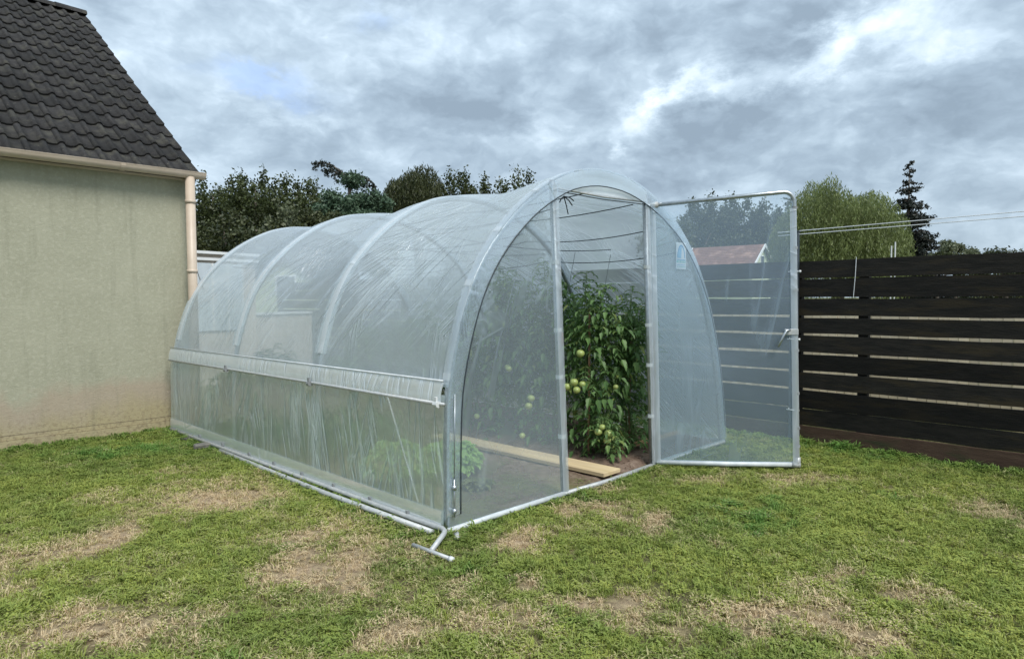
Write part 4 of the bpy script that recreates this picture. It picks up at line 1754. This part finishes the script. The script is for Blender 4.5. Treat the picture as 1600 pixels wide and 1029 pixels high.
PL_SPOTS = [
    (2.22, .62, 1.70, 'tomato plant with clusters of green fruit, tallest just inside the doorway at its left', 1.25, .34),
    (2.62, .42, 1.55, 'tomato plant behind the right door post side of the opening', 1.2, .32),
    (3.05, .75, 1.50, 'dark tomato plant against the right wall of the tunnel near the doorway', 1.0, .32),
    (2.30, 1.25, 1.85, 'tall tomato plant behind the left front film, second in the row', 1.2, .34),
    (2.28, 1.85, 1.92, 'tallest tomato plant seen through the left front film', 1.2, .34),
    (2.28, 2.45, 1.60, 'tomato plant seen through the front film beside the first hoop', 1.1, .33),
    (2.25, 3.05, 1.40, 'tomato plant behind the side skirt, beyond the salad plants', 1.1, .33),
    (2.25, 3.6, 1.35, 'tomato plant behind the side skirt near the second hoop strip', 1.1, .33),
    (2.2, 4.15, 1.25, 'tomato plant behind the side skirt towards the back', 1.1, .33),
    (2.2, 4.6, 1.15, 'lowest tomato plant, at the back end of the tunnel', 1.0, .32),
    (2.95, 1.5, 1.6, 'tomato plant of the far row behind the doorway plants', .9, .34),
    (2.95, 2.2, 1.6, 'tomato plant in the middle of the far row', .9, .34),
    (2.95, 3.0, 1.4, 'tomato plant of the far row at the third hoop', .9, .34),
    (2.95, 3.9, 1.3, 'tomato plant at the back of the far row', .9, .34)]
plants = []
for k, (s, t, h, lab, dn, w) in enumerate(PL_SPOTS):
    plants.append(tomato_plant(s, t, h, 20 + k, lab, dn * (1.7 if k < 5 else 1.35), w * (1.12 if k < 5 else 1.05)))
for k, (s_, t_, h_, lab) in enumerate(((.62, 1.95, .62, 'low bushy plant of the left bed just beyond the salad plants'), (.50, 2.4, .80, 'bushy plant of the left bed behind the middle of the skirt'),
        (.75, 2.85, .9, 'bushy plant of the left bed under the second hoop'), (.45, 3.3, .85, 'bushy plant of the left bed behind the third bay of the skirt'),
        (.70, 3.8, .95, 'taller bushy plant of the left bed towards the house'), (.5, 4.3, .7, 'last bushy plant of the left bed, at the back corner by the house'),
        (1.05, 2.2, .7, 'bushy plant spreading over the plank end from the left bed'), (1.1, 3.2, .85, 'inner bushy plant of the left bed beside the path'))):
    tomato_plant(s_, t_, h_, 60 + k, lab, 2.6, .34)
# low bushy shoots at the foot of the doorway plants
tomato_plant(2.24, .40, .42, 90, 'low bushy tomato shoot at the foot of the doorway plant', 1.6, .26)


def fruit(plant, u, v, y, sc=1.0):
    P = at(u, v, y=y)
    o = link_mesh('tomato', TOM, plant, Matrix.Translation(P - plant.location) @ Matrix.Rotation(rnd.uniform(0, 6), 4, 'Z') @ Matrix.Rotation(rnd.uniform(-.3, .3), 4, 'X') @ Matrix.Scale(sc, 4))
    sb = MB()
    a = P - plant.location + Vector((0, 0, .026 * sc))
    sb.tube([a, a + Vector((.01, .02, .03)), a + Vector((.0, .06, .07))], .002, 4)
    for k in range(5):
        an = 2 * PI * k / 5
        dd = Vector((math.cos(an), math.sin(an), -.3))
        leaflet(sb, a, dd, Vector((0, 0, 1)), .022 * sc, .008)
    sb.build('fruit_stalk', M['stem'], plant)


for (u, v, sc) in ((886, 604, 1.1), (897, 597, 1.15), (901, 609, 1.05), (910, 600, .95)):
    fruit(plants[0], u, v, 5.96 + rnd.uniform(-.03, .03), sc)
for (u, v, sc) in ((951, 677, 1.2), (935, 674, 1.1), (949, 687, 1.1), (941, 667, .9)):
    fruit(plants[0], u, v, 5.88 + rnd.uniform(-.03, .03), sc)
for (u, v, sc) in ((907, 552, 1.15), (962, 604, .75)):
    fruit(plants[0], u, v, 5.98, sc)
for (u, v, sc) in ((830, 622, 1.1), (826, 634, 1.1), (795, 576, .9), (816, 680, .9)):
    fruit(plants[3], u, v, 6.35, sc)
for (u, v, sc) in ((793, 573, .9), (745, 650, .9)):
    fruit(plants[4], u, v, 6.8, sc)


# stake beside the door
def stake(s, t, h, label):
    mb = MB()
    mb.tube([(0, 0, 0), (.01, 0, h)], .011, 6)
    o = mb.build('plant_stake', M['stake'])
    o.location = G(s, t, .03)
    tag(o, label, 'stake')


stake(2.16, .56, 1.35, 'thin brown stake in the doorway tomato plant')
stake(2.66, .46, 1.2, 'thin brown stake between the tomato plants near the right door post')


def leafy(name, s, t, rad, h, n, m_, label, seed, grp):
    r = random.Random(seed)
    root = thing(name, label, 'plant', G(s, t, .03), 0, grp)
    mb, sb = MB(), MB()
    for k in range(n):
        a = r.uniform(0, 2 * PI)
        q = rad * math.sqrt(r.random())
        tip = Vector((math.cos(a) * q, math.sin(a) * q, h * (1 - .55 * (q / rad) ** 2) * r.uniform(.55, 1.0)))
        b0 = Vector((math.cos(a) * q * .25, math.sin(a) * q * .25, 0))
        sb.tube([b0, b0.lerp(tip, .5) + Vector((0, 0, .02)), tip], .003, 4, False)
        for j in range(3):
            dd = Vector((math.cos(a + (j - 1) * 1.0), math.sin(a + (j - 1) * 1.0), r.uniform(-.25, .25)))
            l = r.uniform(.05, .095)
            leaflet(mb, tip, dd, Vector((r.uniform(-.4, .4), r.uniform(-.4, .4), 1)), l, l * .85)
    sb.build('stalk', m_, root)
    mb.build('foliage', m_, root)


leafy('salad_plant', .46, 1.18, .24, .34, 320, M['leaf_lettuce'], 'bright green bushy salad plant behind the skirt film, larger left one', 1, 'salad plants in the left bed')
leafy('salad_plant', .76, .98, .22, .30, 240, M['leaf_lettuce'], 'bright green salad plant in the middle behind the front left corner', 2, 'salad plants in the left bed')
leafy('salad_plant', 1.02, 1.05, .17, .26, 110, M['leaf_lettuce'], 'darker green salad plant nearest the wooden plank', 3, 'salad plants in the left bed')
leafy('salad_plant', .35, 1.62, .10, .10, 30, M['leaf_weed'], 'small yellowish seedling clump left of the salad plants', 4, 'salad plants in the left bed')
leafy('salad_plant', .28, .62, .06, .14, 16, M['leaf_weed'], 'tiny yellow-green seedling near the front left corner', 5, 'salad plants in the left bed')
leafy('salad_plant', .80, .58, .09, .06, 26, M['leaf_weed'], 'flat pale weed on the bare soil behind the front film', 6, 'salad plants in the left bed')
mbw = MB()
for _ in range(1500):
    s, t = rnd.uniform(.1, 1.6), rnd.uniform(.05, 1.4)
    if mnoise.noise((s * 2.2, t * 2.2, 3)) < .0:
        continue
    a = rnd.uniform(0, 6.28)
    p = G(s, t, .03)
    leaflet(mbw, p, Vector((math.cos(a), math.sin(a), rnd.uniform(0, .5))), Vector((0, 0, 1)), rnd.uniform(.01, .028), .012)
o = mbw.build('seedlings', M['leaf_weed'])
tag(o, 'sparse low weed seedlings on the soil behind the front film', 'weeds', kind='stuff')

# ------------------------------------------------------------------ pipe and stones on the lawn
mb = MB()
pts = [G(-.085, .03, .032), G(-.115, 1.3, .030), G(-.10, 2.4, .026), G(-.07, 3.4, .018)]
mb.tube(pts, .0195, 12)
o = mb.build('ground_pipe', M['galv_dull'], None, True)
tag(o, 'grey steel pipe lying in the grass along the left foot of the tunnel', 'pipe')


def stone(s, t, size, rz, label, seed):
    r = random.Random(seed)
    mb = MB()
    mb.box((0, 0, size[2] / 2), size)
    mb.v = [(x + r.uniform(-.008, .008), y + r.uniform(-.008, .008), z + r.uniform(-.005, .005)) for x, y, z in mb.v]
    o = mb.build('stone', M['stone'], None, bevel=.012)
    o.location = G(s, t, 0)
    o.rotation_euler = (0, 0, rz)
    tag(o, label, 'stone', 'flat stones weighing down the film foot')


stone(-.10, 3.72, (.20, .13, .05), .6, 'dark flat stone at the skirt foot, nearer of the two by the house', 1)
stone(-.09, 4.25, (.12, .10, .035), 1.1, 'small dark stone at the skirt foot close to the house corner', 2)


# ------------------------------------------------------------------ trees
def cloud(centres, radii, n, size, aspect=.5, r=None, droop=0.0, shell=.35):
    """leaf quads spread in ellipsoidal clumps; centres (K,3), radii (K,3)"""
    r = r or rng
    centres, radii = np.asarray(centres, float), np.asarray(radii, float)
    K = len(centres)
    w = np.prod(radii, axis=1) ** .66
    k = r.choice(K, n, p=w / w.sum())
    d = r.normal(size=(n, 3))
    d /= np.linalg.norm(d, axis=1)[:, None]
    rad = (shell + (1 - shell) * r.random(n)) ** .8
    rad *= 1 + .18 * r.normal(size=n).clip(-1.5, 2)
    P = centres[k] + d * rad[:, None] * radii[k]
    a = r.normal(size=(n, 3))
    a[:, 2] -= droop
    a /= np.linalg.norm(a, axis=1)[:, None]
    b = np.cross(a, r.normal(size=(n, 3)))
    b /= np.linalg.norm(b, axis=1)[:, None]
    s = size * (.6 + .8 * r.random(n))[:, None]
    V = np.stack([P - a * s, P + b * s * aspect, P + a * s, P - b * s * aspect], 1)
    return V


def trunk(root, pts, r0, r1, limbs=None):
    mb = MB()
    n = len(pts)
    mb.tube(pts, [r0 + (r1 - r0) * i / (n - 1) for i in range(n)], 8)
    for (a, b, ra) in (limbs or []):
        a, b = Vector(a), Vector(b)
        mid = a.lerp(b, .5) + Vector((0, 0, .08 * (b - a).length))
        mb.tube([a, mid, b], [ra, ra * .65, ra * .25], 6)
    mb.build('trunk', M['bark'], root, True)


def poplar(u, vtop, y, width, m_, label, seed, n=9000, spires=5, grp='trees behind the house', leaf=.11, full=.15):
    r = np.random.default_rng(seed)
    top = at(u, vtop, y=y)
    base = Vector((top.x, y, 0))
    H = top.z
    root = thing('poplar_tree', label, 'tree', base, 0, grp)
    cs, rs, limbs = [], [], []
    for k in range(spires):
        a = 2 * PI * k / spires + r.random()
        q = width * (.0 if k == 0 else r.uniform(.35, .70))
        hx, hy = q * math.cos(a), q * math.sin(a)
        ht = H * (.95 if k == 0 else r.uniform(.84, .94))
        nseg = 8
        for j in range(nseg):
            f = j / (nseg - 1)
            z = H * .14 + (ht - H * .14) * f
            w = width * (.44 * (1 - f) ** .45 + full) * r.uniform(.75, 1.25)
            cs.append((hx * (.6 + .5 * f) + r.normal() * .12 * width, hy * (.6 + .5 * f) + r.normal() * .12 * width, z))
            rs.append((w, w, H * .10 * r.uniform(.6, 1.1)))
        limbs.append(((0, 0, H * .15), (hx, hy, ht * .85), .05 * width))
    V = cloud(cs, rs, int(n * 2.6), leaf * .58, .6, r, shell=.15)
    np_mesh('crown', V.reshape(-1, 3), 4, m_, root)
    trunk(root, [(0, 0, 0), (0, 0, H * .4), (0, 0, H * .9)], .14 * width, .02, limbs)
    return root


pop_u = [(303, 292, 29, 1.8), (332, 278, 28, 1.7), (362, 271, 28, 1.7), (398, 268, 27, 1.6), (436, 274, 28, 1.7), (468, 282, 28, 1.6), (500, 288, 30, 1.6)]
pos_lab = ['poplar just right of the house gutter, first of the row', 'second poplar of the dark row beside the house', 'third poplar of the dark row, with pointed tips',
           'middle poplar of the dark row', 'fifth poplar of the dark row', 'sixth poplar, highest tips beside the cedar branch', 'last poplar of the dark row, half behind the blue conifer']
for k, (u, v, y, w) in enumerate(pop_u):
    poplar(u, v, y, w, M['leaf_poplar'], pos_lab[k], 100 + k, 9500, 7)
# lower, further ones that close the row in front of the sky
poplar(350, 330, 24, 1.9, M['leaf_dark'], 'lower dark tree in front of the poplar row, left', 131, 7000, 4)
poplar(448, 322, 23, 1.6, M['leaf_silver'], 'grey-green shrubby tree in front of the poplar row', 132, 6500, 4)
poplar(300, 345, 22, 1.5, M['leaf_dark'], 'low dark bush tree beside the downpipe', 133, 6000, 4)
poplar(400, 338, 22, 1.5, M['leaf_dark'], 'low dark bush tree in the middle of the hedge', 134, 6000, 4)


def round_tree(name, u, vtop, y, rx, rz, m_, label, seed, n=12000, clumps=40, leaf=.10, droop=.0, grp='trees behind the house', zc=None):
    r = np.random.default_rng(seed)
    top = at(u, vtop, y=y)
    H = top.z
    root = thing(name, label, 'tree', (top.x, y, 0), 0, grp)
    zc = zc if zc is not None else H - rz
    cs, rs, limbs = [], [], []
    for k in range(clumps):
        d = r.normal(size=3)
        d /= np.linalg.norm(d)
        d[2] = abs(d[2]) * (1 if r.random() < .7 else -1)
        q = r.uniform(.45, .92)
        c = (d[0] * rx * q, d[1] * rx * q, zc + d[2] * rz * q)
        cs.append(c)
        w = rx * r.uniform(.18, .34)
        rs.append((w, w, w * .75))
        if k % 4 == 0:
            limbs.append(((0, 0, zc - rz * .4), c, .04 * rx))
    V = cloud(cs, rs, int(n * 2.0), leaf * .65, .55, r, droop, shell=.2)
    np_mesh('crown', V.reshape(-1, 3), 4, m_, root)
    trunk(root, [(0, 0, 0), (.1, 0, zc * .6), (0, 0, zc + rz * .4)], .09 * rx, .03, limbs)
    return root


round_tree('conifer_tree', 550, 266, 24, 1.6, 2.3, M['leaf_blue'], 'blue-green rounded conifer under the drooping cedar branch', 201, 16000, 46, .085)
round_tree('conifer_tree', 505, 325, 22, 1.4, 1.5, M['leaf_dark'], 'olive green bushy tree below the blue-green conifer', 202, 10000, 36, .08)
round_tree('conifer_tree', 585, 298, 25, .9, 1.6, M['leaf_blue'], 'small blue-green conifer shoulder to the right of the cedar', 203, 7000, 26, .08)


def strands(pts, length, n_leaf, leaf, r, sway=.12):
    out = []
    for (x, y, z) in pts:
        L = length * r.uniform(.4, 1.1)
        k = np.arange(n_leaf)
        f = (k + r.random(n_leaf)) / n_leaf
        sx, sy = r.normal() * sway, r.normal() * sway
        P = np.stack([x + sx * f * L + r.normal(size=n_leaf) * .05, y + sy * f * L + r.normal(size=n_leaf) * .05, z - f * L], -1)
        a = np.stack([r.normal(size=n_leaf) * .45, r.normal(size=n_leaf) * .45, -np.ones(n_leaf)], -1)
        a /= np.linalg.norm(a, axis=1)[:, None]
        b = np.cross(a, r.normal(size=(n_leaf, 3)))
        b /= np.linalg.norm(b, axis=1)[:, None]
        s = leaf * (.6 + .8 * r.random(n_leaf))[:, None]
        out.append(np.stack([P - a * s, P + b * s * .22, P + a * s, P - b * s * .22], 1))
    return np.concatenate(out)


def willow(u, vtop, y, rx, rz, label, seed, m_, ns=1500, length=1.6, nl=16, leaf=.12, name='willow_tree', grp=None, clumps=26):
    r = np.random.default_rng(seed)
    top = at(u, vtop, y=y)
    H = top.z
    root = thing(name, label, 'tree', (top.x, y, 0), 0, grp)
    zc = H - rz
    # shoots hang from a broad uneven dome and from inner tiers
    bumps = [(r.random() * 2 * PI, r.uniform(.2, .95), r.uniform(-.30, .22)) for _ in range(clumps)]
    pts, dom = [], []
    for i in range(ns):
        a, q = r.random() * 2 * PI, math.sqrt(r.random())
        bx, by = math.cos(a) * q, math.sin(a) * q
        bump = sum(h * math.exp(-((bx - math.cos(b_) * g) ** 2 + (by - math.sin(b_) * g) ** 2) / .035) for b_, g, h in bumps)
        top_ = (1 - q ** 2.6) ** .55 * .88 + bump
        tier = r.choice([0, 0, .25, .5, .75])
        sh = 1 - .12 * tier
        p = (bx * rx * sh, by * rx * sh, zc + rz * (top_ - tier * .9) + r.normal() * .05)
        pts.append(p)
        if i < 12:
            dom.append((p[0] * .8, p[1] * .8, p[2] - .3))
    V = strands(pts, length, nl, leaf, r)
    np_mesh('crown', V.reshape(-1, 3), 4, m_, root)
    limbs = [((0, 0, H * .25), d, .04 * rx) for d in dom[::2]]
    trunk(root, [(0, 0, 0), (.1, 0, H * .3), (0, 0, H * .6)], .10 * rx, .05 * rx, limbs)
    return root


willow(1310, 284, 24, 2.3, 2.3, 'big yellow-green weeping willow above the black fence', 301, M['leaf_willow'], 5200, 1.4, 18, .056, clumps=26)
willow(650, 266, 30, 1.55, 1.7, 'dark drooping tree rising over the tunnel roof, left of the two poplar tips', 302, M['leaf_dark'], 2200, .8, 12, .075, 'weeping_tree', 'trees behind the house', 20)
willow(598, 300, 31, .42, .6, 'thin sprig of a drooping tree just right of the blue conifer', 303, M['leaf_dark'], 90, 1.0, 12, .09, 'weeping_tree', 'trees behind the house', 6)
poplar(726, 273, 30, 1.15, M['leaf_poplar'], 'left twin-tipped poplar rising over the tunnel roof', 140, 7000, 5, full=.24)
poplar(752, 274, 30.5, 1.15, M['leaf_poplar'], 'right twin-tipped poplar rising over the tunnel roof', 141, 7000, 5, full=.24)
poplar(810, 270, 30, 1.4, M['leaf_poplar'], 'poplar tip close to the front arch of the tunnel', 142, 8000, 6, full=.24)
# trees seen through the door film
for k, (u, v, y, w) in enumerate(((1072, 322, 52, 3.1), (1112, 305, 54, 2.6), (1138, 304, 54, 2.6), (1180, 312, 53, 3.0), (1215, 322, 52, 2.8))):
    poplar(u, v, y, w, M['leaf_poplar'], ['tall dark tree behind the arch top of the door side', 'tall dark tree with its tip just over the top bar of the door, left', 'tall dark tree with its tip just over the top bar of the door, right',
                                          'tall dark tree behind the red roof, seen through the door film', 'tall dark tree next to the willow, seen through the door film'][k], 150 + k, 11000, 6, 'tall trees behind the door', leaf=.17)


def fir(u, vtop, y, width, label, seed):
    r = np.random.default_rng(seed)
    top = at(u, vtop, y=y)
    H = top.z
    root = thing('fir_tree', label, 'tree', (top.x, y, 0))
    cs, rs, limbs = [], [], []
    nl = 30
    for j in range(nl):
        f = j / (nl - 1)
        z = H * (.99 - .86 * f) + r.uniform(-.06, .06)
        rad = width * (.10 + .9 * f ** .8) * r.uniform(.7, 1.15) * (1 if f < .8 else 1.0 - (f - .8))
        nb = 5 + int(9 * f)
        for k in range(nb):
            a = 2 * PI * k / nb + r.random() * 1.2
            L = rad * r.uniform(.65, 1.15)
            m_ = 3 + int(5 * f)
            for q in range(m_):
                g = (q + 1) / m_
                cs.append((math.cos(a) * L * g, math.sin(a) * L * g, z - L * .28 * g + L * .16 * g * g))
                rs.append((.09 + .19 * f, .09 + .19 * f, .07 + .14 * f))
            z0_ = z
            z = z + r.uniform(-.12, .12)
            limbs.append(((0, 0, z), (math.cos(a) * L, math.sin(a) * L, z - L * .16), .02))
    V = cloud(cs, rs, 60000, .068, .4, r, .2, .1)
    np_mesh('crown', V.reshape(-1, 3), 4, M['leaf_fir'], root)
    trunk(root, [(0, 0, 0), (0, 0, H * .5), (0, 0, H)], .12, .015, limbs)


fir(1421, 264, 30, 2.0, 'tall dark fir behind the fence at the right', 401)


def cedar():
    root_p = at(546, 278, y=26)
    root = thing('cedar_tree', 'dark cedar whose long drooping top branches stand above the conifer', 'tree', (root_p.x, 26, 0))
    off = Vector((root_p.x, 26, 0))
    arms = []
    for path in (((546, 283), (532, 268), (515, 256), (498, 251), (483, 254)), ((546, 283), (530, 272), (515, 264), (502, 266)),
                 ((546, 283), (552, 272), (566, 275), (577, 282), (585, 292)), ((546, 283), (560, 284), (572, 292))):
        pts = [at(u, v, y=26) - off + Vector((0, .3 * i * .3, 0)) for i, (u, v) in enumerate(path)]
        arms.append(pts)
    mb = MB()
    H = root_p.z
    mb.tube([(0, 0, 0), (0, 0, H * .6), (0, 0, H)], [.22, .14, .05], 8)
    cs, rs = [], []
    for pts in arms:
        mb.tube(pts, [.06 - .045 * i / (len(pts) - 1) for i in range(len(pts))], 6)
        for i in range(len(pts) - 1):
            for k in range(7):
                p = pts[i].lerp(pts[i + 1], k / 7)
                dr = rng.uniform(.05, .38)
                for q in range(3):
                    cs.append((p.x + rng.normal() * .04, p.y + rng.normal() * .15, p.z - dr * q / 3))
                    rs.append((.05, .09, .07))
    cs += [(rng.normal() * .25, rng.normal() * .25, H - .05 - abs(rng.normal()) * .25) for _ in range(16)]
    rs += [(.16, .16, .12)] * 16
    mb.build('trunk', M['bark'], root, True)
    V = cloud(cs, rs, 5200, .045, .35, rng, .6, .1)
    np_mesh('crown', V.reshape(-1, 3), 4, M['leaf_cedar'], root)


cedar()
round_tree('bush', 1492, 372, 26, .9, 1.0, M['leaf_silver'], 'green bush top above the fence at the right edge', 501, 4000, 18, .07, grp='bushes beyond the fence')
round_tree('bush', 1462, 386, 24, .9, .8, M['leaf_dark'], 'low dark bush between the fir and the right edge', 502, 4000, 18, .07, grp='bushes beyond the fence')
round_tree('bush', 1570, 380, 26, 1.6, 1.2, M['leaf_dark'], 'dark bush beyond the fence outside the right', 503, 5000, 20, .07, grp='bushes beyond the fence')
round_tree('bush', 1390, 375, 26, 1.0, 1.1, M['leaf_dark'], 'dark bush at the foot of the willow beside the fir', 504, 5000, 20, .07, grp='bushes beyond the fence')
# hedge closing the horizon far behind
round_tree('bush', 1560, 402, 40, 2.6, 1.6, M['leaf_dark'], 'far bush above the fence beyond the right edge', 516, 4500, 22, .12, grp='bushes beyond the fence', zc=1.6)


# ------------------------------------------------------------------ buildings beyond
def gable_house(name, loc, rz, W_, D_, he, slope, wall_m, roof_m, label, tiles=True, verge=True):
    """ridge runs along local x, gable ends at +-x"""
    h = thing(name, label, 'house', loc, rz)
    rise = D_ / 2 * math.tan(slope)
    mb = MB()
    x0, x1, y0, y1 = -W_ / 2, W_ / 2, -D_ / 2, D_ / 2
    vs = [(x0, y0, 0), (x1, y0, 0), (x1, y1, 0), (x0, y1, 0), (x0, y0, he), (x1, y0, he), (x1, y1, he), (x0, y1, he), (x0, 0, he + rise), (x1, 0, he + rise)]
    mb.add(vs, [(0, 1, 5, 4), (1, 2, 6, 9, 5), (2, 3, 7, 6), (3, 0, 4, 8, 7)])
    mb.build('wall', wall_m, h)
    cs, sn = math.cos(slope), math.sin(slope)
    L = D_ / 2 / cs + .3
    for sg in (-1, 1):
        rb = MB()
        rot = Matrix.Rotation(sg * -slope if sg > 0 else slope, 3, 'X')
        cy = sg * (L / 2) * cs
        cz = he + rise + .04 - (L / 2) * sn
        rows = 12
        for k in range(rows):
            q = (k + .5) / rows
            rb.box((0, sg * L * q * cs, he + rise + .06 - L * q * sn + .01), (W_ + .4, L / rows + .04, .035), Matrix.Rotation((-slope if sg > 0 else slope) + (.05 * sg), 3, 'X'))
        rb.build('roof', roof_m, h)
        if verge:
            for xx in (x0 - .21, x1 + .21):
                vb = MB()
                vb.box((xx, cy, cz), (.05, L, .16), Matrix.Rotation(-slope if sg > 0 else slope, 3, 'X'))
                vb.build('verge_board', M['white_trim'], h)
    wb = MB()
    wb.box((x1 + .02, 0, he + rise * .25), (.03, .6, .6))
    win = wb.build('window', M['white_trim'], h)
    wb = MB()
    wb.box((x1 + .04, 0, he + rise * .25), (.02, .5, .5))
    wb.build('pane', M['post_blue'], win)
    return h


# red roof seen through the door film: ridge from photo points at depth 26
pr = at(1192, 382, y=26)
gable_house('red_roof_house', (at(1192, 382, y=43).x - 1.75, 44.5, 0), R(-40), 4.5, 3.4, at(1192, 382, y=43).z - 1.30, R(36), M['sage_wall'], M['red_roof'],
            'house with faded red tiled gable roof, seen through the door film')
# outbuilding behind the house corner
def outbuilding():
    a = at(296, 395, y=11.5)
    b = at(398, 400, y=12.6)
    d = (b - a)
    ang = math.atan2(d.y, d.x)
    L = math.hypot(d.x, d.y)
    z = a.z
    h = thing('outbuilding', 'pale flat-roofed outbuilding with white top edge behind the downpipe', 'shed', (a.x, a.y, 0), ang)
    mb = MB()
    mb.box((L / 2, 1.0, z / 2), (L, 2.0, z))
    mb.build('wall', M['beige_wall'], h)
    mb = MB()
    mb.box((L / 2, 1.0, z + .02), (L + .12, 2.14, .05))
    mb.build('roof', M['white_trim'], h, bevel=.005)
    mb = MB()
    mb.box((L / 2, -.035, z - .09), (L + .1, .02, .05))
    mb.build('fascia', M['white_trim'], h)
    for k in range(3):
        mb = MB()
        mb.box((.12 + k * .30 + .13, -.02, z * .5 + .40), (.27, .02, z - 1.12))
        mb.build('panel', M['blue_wall'], h)
    for k in range(4):
        mb = MB()
        mb.box((.12 + k * .30 - .02, -.03, z * .5 + .40), (.03, .03, z - 1.12))
        mb.build('glazing_bar', M['white_trim'], h)
    # low wall to its right
    a2, b2 = at(402, 492, y=12.6), at(506, 486, y=14.5)
    d = b2 - a2
    w = thing('garden_wall', 'low beige rendered garden wall behind the second hoop strip', 'wall', (a2.x, a2.y, 0), math.atan2(d.y, d.x))
    L = math.hypot(d.x, d.y)
    mb = MB()
    mb.box((L / 2, .1, a2.z / 2), (L, .2, a2.z))
    mb.build('wall_face', M['beige_wall'], w)
    mb = MB()
    mb.box((L / 2, .1, a2.z + .02), (L + .04, .26, .04))
    mb.build('coping', M['white_trim'], w)
    p = at(430, 424, y=20)
    gable_house('small_house', (p.x, 21.5, 0), R(-78), 3.2, 2.6, at(430, 459, y=20).z, R(38), M['sage_wall'], M['tile'], 'small pale green gable behind the tunnel between the hoops', verge=False)


outbuilding()
# two slim posts right of the willow
for u_, v_, lab in ((1393, 384, 'left one of two slim pale posts between willow and fir'), (1399, 378, 'right and taller one of two slim pale posts between willow and fir')):
    q = at(u_, v_, y=20)
    mb = MB()
    mb.tube([(0, 0, 0), (0, 0, q.z)], .02, 8)
    o = mb.build('field_post', M['clip_light'])
    o.location = (q.x, 20, 0)
    tag(o, lab, 'post')
